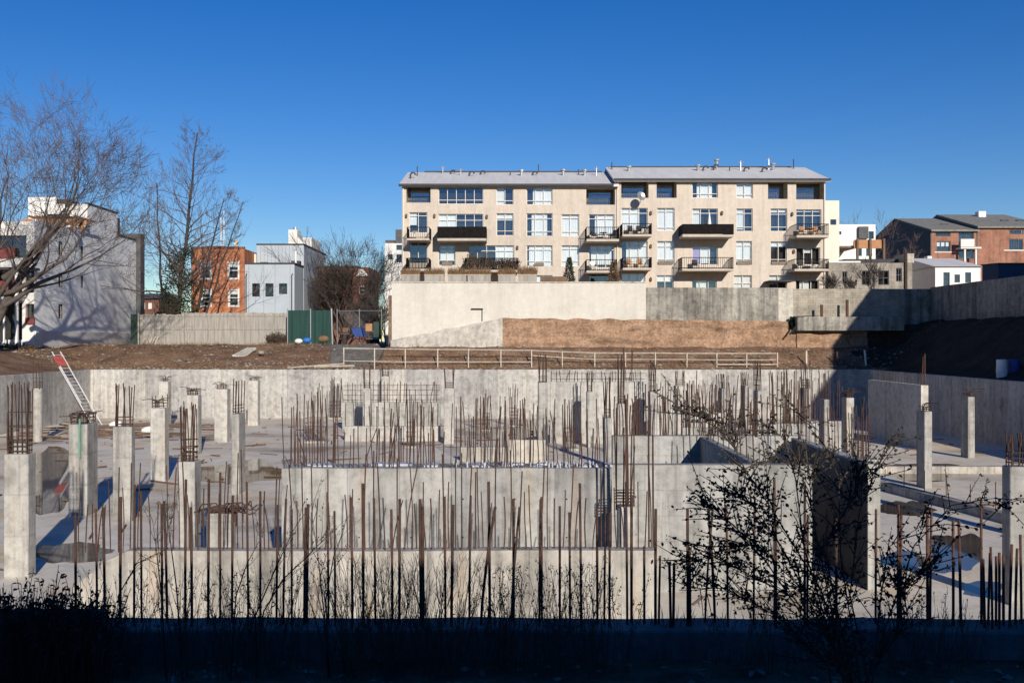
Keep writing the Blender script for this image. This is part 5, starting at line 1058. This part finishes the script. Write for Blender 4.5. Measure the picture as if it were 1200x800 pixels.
# clutter by the gate
def boxthing(name, px0, px1, py0, py1, Y, mat, label, cat, dep=.6, lean=0):
    x0_, x1_ = WX(px0, Y), WX(px1, Y); b = MB(); b.cbox(x0_, x1_, Y, Y + dep, WZ(py1, Y), WZ(py0, Y), .05)
    return tag(b.build(name, mat, None, origin=((x0_ + x1_) / 2, Y, WZ(py1, Y))), label, cat)
tt = thing('blue_tarp', (WX(418, 94), 94, 5.5), 'blue tarp draped over a leaning frame by the gate', 'tarp')
part('sheet', 'blue_dark', tt, lambda b: b.prism([(WX(411, 94), 94, WZ(384, 94)), (WX(424, 94), 94, WZ(384.5, 94)), (WX(428, 94), 94.1, WZ(394, 94)), (WX(416, 94), 94.1, WZ(395, 94))], (.1, .5, .05))); part('frame', 'black_metal', tt, lambda b: (b.tube([(WX(411, 93.9), 93.9, WZ(384, 94)), (WX(414, 93.9), 93.9, WZ(398, 94))], .05, 5), b.tube([(WX(424, 93.9), 93.9, WZ(384, 94)), (WX(428, 93.9), 93.9, WZ(399, 94))], .05, 5)))
tt = thing('folding_chair', (WX(404, 93.5), 93.5, 5.5), 'dark metal frame chair left of the blue tarp', 'chair')
part('frame', 'black_metal', tt, lambda b: [b.tube([(WX(a_, 93.5), 93.5 + d_, WZ(398, 93.5)), (WX(a_, 93.5), 93.5 + d_, WZ(384, 93.5))], .035, 5) for a_ in (400, 409) for d_ in (0, .6)]); part('seat', 'wood_dark', tt, lambda b: (b.box(WX(399.5, 93.5), WX(409.5, 93.5), 93.4, 94.2, WZ(391.5, 93.5), WZ(390.5, 93.5)), b.box(WX(399.5, 93.5), WX(409.5, 93.5), 94.1, 94.2, WZ(389, 93.5), WZ(384, 93.5))))
boxthing('timber_crate', 428, 436, 379, 388, 96.5, 'wood', 'small orange timber crate behind the gate', 'crate'); boxthing('wheelie_bin', 437, 446, 377, 397, 96.8, 'green_dark', 'dark bin against the alley side of the white wall', 'bin')
# boat like heap under the screen
YS = 91.5; tb = thing('skiff', (WX(365, YS), YS, 5.4), 'small dark boat hull lying on the earth beneath the green screen', 'boat')
def hull(b):
    n = 10; k = len(b.v); x0_, x1_ = WX(346, YS), WX(386, YS)
    for i in range(n + 1):
        u = i / n; wv = math.sin(math.pi * min(.999, max(.02, u))) ** .5; x_ = x0_ + (x1_ - x0_) * u; zz_ = WZ(403.5, YS) - .1 * math.sin(math.pi * u) + (.12 if i in (0, n) else 0)
        b.v += [(x_, YS - .55 * wv, zz_), (x_, YS - .3 * wv, zz_ - .36), (x_, YS + .3 * wv, zz_ - .36), (x_, YS + .55 * wv, zz_)]
    for i in range(n):
        for j in range(3): q = k + i * 4 + j; b.f.append((q, q + 4, q + 5, q + 1))
        b.f.append((k + i * 4, k + i * 4 + 3, k + i * 4 + 7, k + i * 4 + 4))
part('hull', 'roof_dark', tb, hull)
def lump(name, px, py, rpx, mat, label, Y, cat):
    x_, z_ = WX(px, Y), WZ(py, Y); r_ = rpx / F * Y; b = MB(); n = 12
    for i in range(6):
        ph = math.pi * i / 5
        for j in range(n):
            a = 2 * math.pi * j / n; k = 1 + .25 * mnoise.noise(Vector((math.cos(a) * 2, math.sin(a) * 2, i + px))); b.v.append((x_ + math.sin(ph) * math.cos(a) * r_ * k, Y + math.sin(ph) * math.sin(a) * r_ * .7 * k, z_ + math.cos(ph) * r_ * .6 * k))
    for i in range(5):
        for j in range(n): q = (j + 1) % n; b.f.append((i * n + j, i * n + q, (i + 1) * n + q, (i + 1) * n + j))
    tag(b.build(name, mat, None, True, origin=(x_, Y, z_)), label, cat)
lump('tarp_bundle', 360, 398.5, 5.5, 'blue', 'bright blue tarp bundle on the dark boat', YS - .1, 'tarp'); lump('white_sack', 350, 399.5, 5, 'white', 'white sack at the end of the dark boat', YS - .1, 'sack'); lump('yellow_sack', 379, 397, 7, 'dry_grass', 'tan mound behind the dark boat', YS + 1.2, 'sack')
tt = thing('pallet_slats', (WX(172, 95), 95, 5.5), 'pale slats leaning in a row before the board fence', 'slats')
for k in range(5): part('slat', 'wood_pale', tt, lambda b: b.prism([(WX(166 + k * 3.6, 94.6), 94.3, WZ(407, 94.6)), (WX(167.5 + k * 3.6, 94.6), 94.3, WZ(407, 94.6)), (WX(171.5 + k * 3.2, 94.6), 95.0, WZ(394, 94.6)), (WX(170 + k * 3.2, 94.6), 95.0, WZ(394, 94.6))], (.0, .05, .02)))
Yd = 85; b = MB(); b.prism([(WX(272, Yd), Yd, WZ(419, Yd) + .1), (WX(287, Yd), Yd, WZ(419, Yd) + .05), (WX(295, Yd), Yd + 1.5, WZ(409, Yd)), (WX(284, Yd), Yd + 1.5, WZ(409, Yd))], (0, .05, .14)); tag(b.build('concrete_slab', 'wall_pale', None, origin=(WX(283, Yd), Yd, 4.8)), 'broken concrete slab tilted on the earth', 'slab')
lump('boulder', 306, 413, 4, 'rubble', 'pale lump of rubble right of the broken slab', 84.5, 'rock'); lump('boulder', 133, 406, 4, 'wall_pale', 'pale rubble lump at the foot of the grey block', 92, 'rock')
# right bank: two drums in the shade
for px0, px1, mt, lab in ((1168, 1180, 'white', 'pale plastic drum on the shaded bank'), (1182, 1195, 'blue_dark', 'blue plastic drum on the shaded bank')):
    Y = 59.3; x = WX((px0 + px1) / 2, Y); z = gz(x, Y); r_ = (px1 - px0) / 2 / F * Y; zz_ = WZ(421, Y); b = MB()
    b.tube([(x, Y, z - .15), (x, Y, z + .25), (x, Y, z + .3), (x, Y, z + .6), (x, Y, zz_ - .03), (x, Y, zz_)], [r_ * .95, r_, r_ * 1.05, r_, r_ * .97, r_ * .85], 16); tag(b.build('drum', mt, None, False, origin=(x, Y, z)), lab, 'drum', 'drums on the shaded bank')

# ------------------------------------------------------------------ right background houses
YT = 108.0; t = thing('stair_tower', (WX(976, YT), YT, 9.9), 'cream stair tower behind the end of the cream apartment building', 'building')
q = (WX(973, YT), WX(980, YT), WZ(263.5, YT), WZ(257, YT))
part('wall', 'cream_light', t, lambda b: (facade(b, front(YT), WX(964, YT), WX(983.5, YT), 9.5, WZ(235, YT), [q]), shell(b, WX(964, YT), WX(983.5, YT), YT, YT + 8, 9.5, WZ(235, YT), 'blrt'))); window(t, front(YT), q, 1, 1, 'black_metal', .08, .07)
YH = 116.0; t = thing('deck_house', (WX(1000, YH), YH, 9.9), 'white house with a raised timber deck behind the stone garage', 'house')
hw = [(WX(973, YH), WX(980, YH), WZ(278, YH), WZ(271, YH)), (WX(982, YH), WX(986, YH), WZ(275, YH), WZ(271, YH)), (WX(1018, YH), WX(1024, YH), WZ(280, YH), WZ(271, YH)), (WX(974, YH), WX(984, YH), WZ(298, YH), WZ(291, YH)), (WX(1003, YH), WX(1010, YH), WZ(300, YH), WZ(291, YH)), (WX(1015, YH), WX(1022, YH), WZ(300, YH), WZ(291, YH))]
part('wall', 'white', t, lambda b: (facade(b, front(YH), WX(965, YH), WX(1026, YH), 9.5, WZ(263, YH), hw), shell(b, WX(965, YH), WX(1026, YH), YH, YH + 8, 9.5, WZ(263, YH), 'blrt')))
for q in hw: window(t, front(YH), q, 1, 1, 'black_metal', .08, .06)
part('dormer', 'slate', t, lambda b: b.box(WX(1005, YH), WX(1016, YH), YH - .5, YH + 2, WZ(280, YH), WZ(266, YH)))
dk = part('deck', 'wood_dark', t, lambda b: b.box(WX(972, 112), WX(1003, 112), 111.5, YH - .01, WZ(291, 112), WZ(289, 112))); part('deck_rail', 'white', t, lambda b: ([b.tube([(WX(972, 111.6), 111.6, WZ(p_, 111.6)), (WX(1003, 111.6), 111.6, WZ(p_, 111.6))], .04, 4) for p_ in (282.5, 288)], [b.tube([(WX(px_, 111.6), 111.6, WZ(289, 111.6)), (WX(px_, 111.6), 111.6, WZ(282.5, 111.6))], .035, 4) for px_ in range(972, 1004, 4)]))
part('timber_screen', 'wood', t, lambda b: b.box(WX(1001, 111), WX(1034, 111), 111, 111.15, WZ(291, 111), WZ(281, 111))); part('post', 'wood_dark', t, lambda b: [b.box(WX(px_, 111), WX(px_, 111) + .22, 110.7, 110.95, 9.9, WZ(280, 111)) for px_ in (1003, 1018, 1034)])
YG = 99.0; t = thing('stone_garage', (WX(1018, YG), YG, 9.9), 'grey stone garage with dark openings below the deck house', 'building')
gw = [(WX(987, YG), WX(993, YG), WZ(332, YG), WZ(318, YG)), (WX(1010, YG), WX(1020, YG), WZ(334, YG), WZ(317, YG)), (WX(1029, YG), WX(1042, YG), WZ(334, YG), WZ(317, YG)), (WX(1050, YG), WX(1057, YG), WZ(330, YG), WZ(314, YG))]
part('wall', 'brick_stone', t, lambda b: (facade(b, front(YG), WX(971, YG), WX(1069, YG), 9.5, WZ(308, YG), gw), shell(b, WX(971, YG), WX(1069, YG), YG, YG + 7, 9.5, WZ(308, YG), 'blrt')))
for q in gw: window(t, front(YG), q, 2, 2, 'slate', .12, .08)
part('coping', 'white', t, lambda b: b.box(WX(971, YG), WX(1008, YG), YG - .12, YG + .4, WZ(308, YG) + .003, WZ(306, YG))); part('parapet', 'wall_pale', t, lambda b: b.box(WX(1062, YG), WX(1071, YG), YG - .05, YG + 3, WZ(308, YG), WZ(297, YG))); part('roof_plant', 'roof_dark', t, lambda b: b.box(WX(990, 101), WX(1060, 101), 101, 103, WZ(308, YG), WZ(303.5, 101)))
part('downpipe', 'rust', t, lambda b: b.tube([(WX(1061, YG), YG - .15, 9.9), (WX(1061, YG), YG - .15, WZ(296, YG))], .14, 6))
YWh = 104.0; t = thing('small_house', (WX(1122, YWh), YWh, 9.9), 'small white house with a grey pitched roof above the shaded wall', 'house')
ww = [(WX(1105.5, YWh), WX(1113, YWh), WZ(335, YWh), WZ(319, YWh)), (WX(1118.5, YWh), WX(1125, YWh), WZ(331, YWh), WZ(321.5, YWh)), (WX(1131, YWh), WX(1138, YWh), WZ(331, YWh), WZ(319, YWh))]
xw0, xw1, zw = WX(1096, YWh), WX(1149, YWh), WZ(312.5, YWh)
part('wall', 'white', t, lambda b: (facade(b, front(YWh), xw0, xw1, 9.5, zw, ww), shell(b, xw0, xw1, YWh, YWh + 11, 9.5, zw, 'blr')))
for q in ww: window(t, front(YWh), q, 1, 3, 'slate', .08, .06)
part('roof', 'roof_metal', t, lambda b: b.prism([(xw0 - .2, YWh - .3, zw), (xw0 - .2, YWh + 11.3, zw), (xw0 - .2, YWh + 7, zw + 1.45)], (xw1 - xw0 + .4, 0, 0))); part('roof_vent', 'white', t, lambda b: (b.box(WX(1087, 112), WX(1092, 112), 112, 113, zw + .8, WZ(300, 112)), b.box(WX(1102, 111), WX(1108, 111), 111, 112, zw + .8, WZ(304, 111))))
t = thing('garden_shed', (WX(1178, 82), 82, 9.9), 'dark navy shed wall at the right frame edge', 'shed'); part('wall', 'navy', t, lambda b: b.box(WX(1151, 87.5), 47, 84.6, 87.5, 9.9, WZ(307.5, 84))); part('roof', 'slate', t, lambda b: b.prism([(WX(1151, 87.5) - .1, 84.4, WZ(307.5, 84)), (WX(1151, 87.5) - .1, 87.6, WZ(307.5, 84)), (WX(1151, 87.5) - .1, 87.6, WZ(306, 84))], (6.5, 0, 0)))
YK = 140.0
def rowhouse(px0, px1, pyE, pyR, label, wins_, YK=YK, gable=True, chim=None):
    x0_, x1_ = WX(px0, YK), WX(px1, YK); ze = WZ(pyE, YK); yr_ = YK + 13; zr_ = WZ(pyR, yr_); t = thing('row_house', ((x0_ + x1_) / 2, YK, 9.9), label, 'house', 'brick row houses on the skyline')
    hs_ = [(WX(900 + a / 4, YK), WX(900 + c / 4, YK), WZ(220 + e / 4, YK), WZ(220 + d / 4, YK)) for (a, d, c, e, *_) in wins_]
    part('wall', 'brick', t, lambda b: (facade(b, front(YK), x0_, x1_, 9.5, ze, hs_), shell(b, x0_, x1_, YK, YK + 26, 9.5, ze, 'br')))
    part('gable', 'slate', t, lambda b: b.prism([(x0_ - .02, YK, 9.5), (x0_ - .02, YK, ze), (x0_ - .02, yr_, zr_ - .1), (x0_ - .02, YK + 26, ze), (x0_ - .02, YK + 26, 9.5)], (-.1, 0, 0)))
    roof_slab('roof', x0_ - .2, x1_ + .1, YK - .5, ze + .12, yr_, zr_, YK + 26.5, ze + .12, 'shingle', t, .25)
    for q, w_ in zip(hs_, wins_): window(t, front(YK), q, w_[4], 1, 'slate', .1, .08, blind=w_[5])
    return t, x0_, x1_, ze, zr_
ra, xa_, xb_, ze_, zr_ = rowhouse(1091.5, 1145.5, 270.5, 256, 'lower brick row house with the dark slate gable end', [(785, 210, 855, 228, 4, 0), (790, 250, 855, 298, 3, .5), (893, 210, 965, 333, 2, 0), (997, 210, 1075, 226, 4, 0), (997, 252, 1073, 302, 4, .3)])
part('balcony', 'stucco_light', ra, lambda b: (b.box(WX(1123, 139), WX(1147, 139), 138.2, YK - .01, WZ(292, 139), WZ(290, 139)), b.box(WX(1126, 138.2), WX(1142, 138.2), 138.2, 138.3, WZ(289.8, 138.2), WZ(280, 138.2)), b.box(WX(1130, 138.4), WX(1132, 138.4), 138.4, 138.7, 9.9, WZ(292, 138.4)), b.box(WX(1143, 138.4), WX(1145, 138.4), 138.4, 138.7, 9.9, WZ(292, 138.4)))); [part('skylight', 'roof_dark', ra, lambda b: b.box(WX(p_, 146), WX(p_ + 8, 146), 145, 147, ze_ + 1.0, ze_ + 1.6)) for p_ in (1100, 1138)]; part('string_course', 'stucco_light', ra, lambda b: b.box(WX(1095, YK), WX(1120, YK), YK - .05, YK - .003, WZ(296, YK), WZ(295, YK)))
rb_, xa2, xb2, ze2, zr2 = rowhouse(1145.6, 1230, 266.5, 251.5, 'taller brick row house at the right frame edge with a white chimney', [(1133, 198, 1197, 218, 4, 0), (1130, 240, 1195, 292, 3, .1)], YK=YK - .05); part('chimney', 'white', rb_, lambda b: b.box(WX(1147, 150), WX(1155.5, 150), 150, 151.2, ze2, WZ(247.5, 150))); [part('skylight', 'roof_dark', rb_, lambda b: b.box(WX(p_, 146), WX(p_ + 8, 146), 145, 147, ze2 + 1.0, ze2 + 1.7)) for p_ in (1170, 1188)]; part('string_course', 'stucco_light', rb_, lambda b: b.box(WX(1176, YK), WX(1230, YK), YK - .1, YK - .053, WZ(294, YK), WZ(292.7, YK)))

# ------------------------------------------------------------------ the buildings that throw the big shadows (behind the camera / past the frame)
t = thing('brick_building', (2, -6, 3.5), 'brick building the view is taken from, shading the near wall', 'building')
part('wall', 'brick', t, lambda b: b.box(-30, 30, -12, -.6, 3.4, 7.15)); part('parapet', 'wall_pale', t, lambda b: b.box(-30, 30, -12, -.55, 7.153, 7.4))
t = thing('brick_building', (45, 40, 9.9), 'tall brick building beyond the right frame edge, shading the far corner', 'building')
part('wall', 'brick', t, lambda b: b.box(36.6, 56, 20, 68.0, 9.8, 18.6)); part('parapet', 'wall_pale', t, lambda b: b.box(36.55, 56, 20, 68.05, 18.603, 18.9))

# ------------------------------------------------------------------ near ledge and its plants
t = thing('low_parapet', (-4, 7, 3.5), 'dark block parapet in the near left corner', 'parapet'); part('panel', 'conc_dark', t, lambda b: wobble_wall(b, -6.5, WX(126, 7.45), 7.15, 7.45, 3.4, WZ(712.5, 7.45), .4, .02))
random.seed(77)
def stalk(b, p, q, r, n=6, side=.25, leaves=0, lsize=.02, sub=True):
    pts = [p.lerp(q, i / n) + Vector((U(-.012, .012), U(-.012, .012), 0)) for i in range(n + 1)]; b.tube(pts, [r * (1 - .7 * i / n) for i in range(n + 1)], 4, False)
    L = (q - p).length
    if sub:
        for k in range(int(L * 9)):
            t_ = U(.25, 1); s_ = p.lerp(q, t_); d = (q - p).normalized() + Vector((U(-1, 1), U(-1, 1), U(-.2, .6))) * .75
            e = s_ + d.normalized() * side * L * U(.3, 1) * (1.1 - t_ * .6); b.tube([s_, s_.lerp(e, .5) + Vector((U(-.01, .01), 0, .01)), e], [r * .5, r * .4, r * .25], 3, False)
            for j in range(leaves): b.leaf(s_.lerp(e, R()), Vector((U(-1, 1), U(-1, 1), U(-1, 1))), Vector((R(), R(), R())), lsize * U(.6, 1.4), lsize * .6)
b = MB()
def clump(px, py, wpx, n, spread, leaves=0, Y=7.35, r=.0032):
    for k in range(int(n * 1.9)):
        yy = Y + U(-.15, .15); x = WX(px + U(-wpx, wpx) * .5, yy); p = Vector((x, yy, 3.5)); top = WZ(py + abs(random.gauss(0, 26)), yy)
        q = Vector((x + U(-spread, spread), yy + U(-.1, .1), top)); stalk(b, p, q, r * U(.7, 1.3), leaves=leaves, lsize=.016)
for a in ((400, 655, 40, 14, .25, 1), (440, 650, 70, 26, .28, 0), (480, 645, 60, 26, .25, 0), (520, 650, 50, 16, .3, 0), (555, 675, 50, 12, .2, 2), (590, 655, 40, 14, .2, 3), (640, 655, 40, 14, .22, 3), (680, 655, 40, 14, .2, 3), (720, 675, 30, 6, .2, 3), (250, 670, 60, 14, .25, 2), (300, 655, 50, 14, .28, 2), (210, 660, 40, 12, .25, 2), (150, 660, 50, 12, .3, 2), (340, 660, 40, 10, .2, 2), (1110, 690, 60, 12, .15, 2), (1060, 690, 40, 10, .15, 2), (860, 690, 60, 8, .2, 2), (930, 680, 60, 12, .2, 2)): clump(*a)
tag(b.build('dry_weeds', 'dry_stem'), 'thin dry weeds growing all along the near wall', kind='stuff')
def sapling(px, pts_px, Y, label, name='sapling', leaves=2, r=.007):
    t = thing(name, (WX(px, Y), Y, 3.5), label, 'plant', 'bare saplings by the near wall'); b = MB()
    for pl in pts_px:
        V_ = [Vector((WX(x_, Y), Y + U(-.06, .06), WZ(y_, Y))) for x_, y_ in pl]
        b.tube(V_, [r * (1 - .75 * i / (len(V_) - 1)) for i in range(len(V_))], 5, False)
        for i in range(1, len(V_)):
            for k in range(4): s_ = V_[i - 1].lerp(V_[i], R()); d = (V_[i] - V_[i - 1]).normalized() + Vector((U(-1, 1), U(-1, 1), U(-.1, .8))) * .8; stalk(b, s_, s_ + d.normalized() * U(.12, .34), r * .35, 3, .35, leaves, .018)
    b.build('stems', 'bark_dark', t)
sapling(190, [[(196, 800), (190, 700), (183, 650), (178, 610)], [(215, 800), (205, 690), (195, 620), (193, 585)], [(150, 800), (135, 700), (160, 660), (200, 640)]], 7.2, 'thin bare sapling in front of the low wall sloping end')
sapling(300, [[(300, 800), (310, 715), (330, 680), (362, 650), (395, 615)], [(300, 800), (300, 720), (325, 660), (345, 620), (365, 590)], [(270, 800), (275, 700), (290, 660), (312, 620)]], 7.2, 'sapling leaning right in front of the thick pier end')
sapling(375, [[(385, 800), (380, 720), (374, 660), (366, 600)], [(385, 800), (383, 700), (392, 650), (400, 625)]], 7.25, 'upright sapling beside the doubled rebar')
b = MB()
for i in range(900):
    x, y = U(-5, 5.5), U(4.6, 7.6); z = 3.56
    if R() < .4: b.rock((x, y, z), abs(random.gauss(0, .02)) + .008)
    else: b.leaf(Vector((x, y, z + U(0, .05))), Vector((U(-1, 1), U(-1, 1), U(-.1, .4))), Vector((0, 0, 1)), U(.04, .1), U(.02, .05))
tag(b.build('leaf_litter', 'rubble'), 'dead leaves and pebbles on the shaded ground before the near wall', kind='stuff')
b = MB()
for i in range(1400):
    y = U(7.5, 8.0); x = U(-3.6, 5.2); z = 3.77 if y > 7.66 else 3.5; h = abs(random.gauss(0, .07)) + .02 + (.2 if y < 7.66 else 0)
    if mnoise.noise(Vector((x * 1.7, 3, 1))) < -.1 and R() < .8: continue
    dx, dy = U(-.06, .06), U(-.05, .05); q = len(b.v); b.v += [(x - .004, y, z), (x + .004, y, z), (x + dx, y + dy, z + h)]; b.f.append((q, q + 1, q + 2))
tag(b.build('dry_grass', 'dry_grass'), 'dead grass along the near wall top', kind='stuff')
# left dark bush
t = thing('dark_bush', (-3.4, 6.4, 3.5), 'dense dark brush piled over the near left parapet', 'bush'); b = MB()
for k in range(430):
    y = U(6.2, 7.4); px = U(-20, 125); x = WX(px, y); h = 1 - (px / 150) ** 2 * .5; p = Vector((x, y, 3.6)); top = WZ(712 - abs(random.gauss(0, 20)) * max(.2, h) + 8, y)
    q = Vector((x + U(-.2, .2), y + U(-.1, .1), top)); b.tube([p, p.lerp(q, .6) + Vector((U(-.04, .04), 0, 0)), q], [.005, .004, .002], 3, False)
    for j in range(7): b.leaf(p.lerp(q, U(.55, 1)), Vector((U(-1, 1), U(-1, 1), U(-.3, 1))), Vector((R(), R(), R())), .035, .018)
b.build('foliage', 'leaf', t)
# leafy shrub
random.seed(12)
YSH = 5.0; t = thing('leafy_shrub', (WX(1005, YSH), YSH, 3.5), 'dark leafy shrub spreading in front of the core wall', 'shrub'); bs, bl_ = MB(), MB()
guides = [[(1010, 960), (1000, 800), (960, 690), (905, 600), (870, 545), (845, 495), (800, 484)], [(1012, 960), (1005, 800), (985, 650), (985, 560), (960, 505), (935, 480)], [(1015, 960), (1010, 800), (930, 700), (880, 675), (840, 655), (805, 660)], [(1008, 960), (995, 800), (900, 660), (860, 615), (825, 590)], [(1018, 960), (1015, 800), (1000, 700), (1010, 600), (1030, 545), (1042, 522)], [(1020, 960), (1018, 800), (1050, 690), (1075, 640), (1110, 590), (1165, 582), (1178, 595)], [(1005, 960), (990, 800), (940, 640), (930, 560), (920, 512), (900, 505)], [(1015, 960), (1010, 800), (1060, 720), (1060, 690), (1095, 655)], [(1000, 960), (970, 780), (910, 720), (850, 690), (800, 690)], [(1004, 960), (985, 780), (950, 600), (945, 545), (895, 540)], [(1010, 960), (1000, 790), (965, 640), (1000, 580), (1010, 550)], [(1005, 960), (990, 790), (915, 640), (880, 590), (860, 580)], [(1006, 960), (992, 790), (960, 710), (890, 640), (830, 640)], [(1014, 960), (1020, 800), (1030, 700), (1040, 640), (1085, 615)]]
for gi, gd in enumerate(guides):
    yy = YSH + U(-.5, .5); V_ = [Vector((WX(x_, yy), yy + U(-.05, .05), WZ(y_, yy))) for x_, y_ in gd]; V_[0].x = WX(1005, YSH) + U(-.1, .1); V_[0].y = YSH + (yy - YSH) * .3; V_[0].z = 3.45
    n = len(V_); bs.tube(V_, [.0055 * (1 - .8 * i / (n - 1)) for i in range(n)], 5, False)
    for i in range(2, n):
        for k in range(7 if gi in (1, 4, 5, 6, 13) else 19):
            s_ = V_[i - 1].lerp(V_[i], R()); d = ((V_[i] - V_[i - 1]).normalized() * .7 + Vector((U(-1, 1), U(-.8, .8), U(-.5, .9)))).normalized(); e = s_ + d * U(.08, .27); bs.tube([s_, s_.lerp(e, .5) + Vector((0, 0, U(-.01, .02))), e], [.003, .0025, .0015], 3, False)
            for j in range(7):
                f = (j + 1) / 7; bl_.leaf(s_.lerp(e, f) + Vector((U(-.012, .012), U(-.012, .012), U(-.012, .012))), Vector((U(-1, 1), U(-1, 1), U(-.8, .6))), Vector((U(-1, 1), U(-1, 1), R())), U(.012, .028), U(.009, .018))
bs.build('branches', 'bark_dark', t); bl_.build('foliage', 'leaf', t)
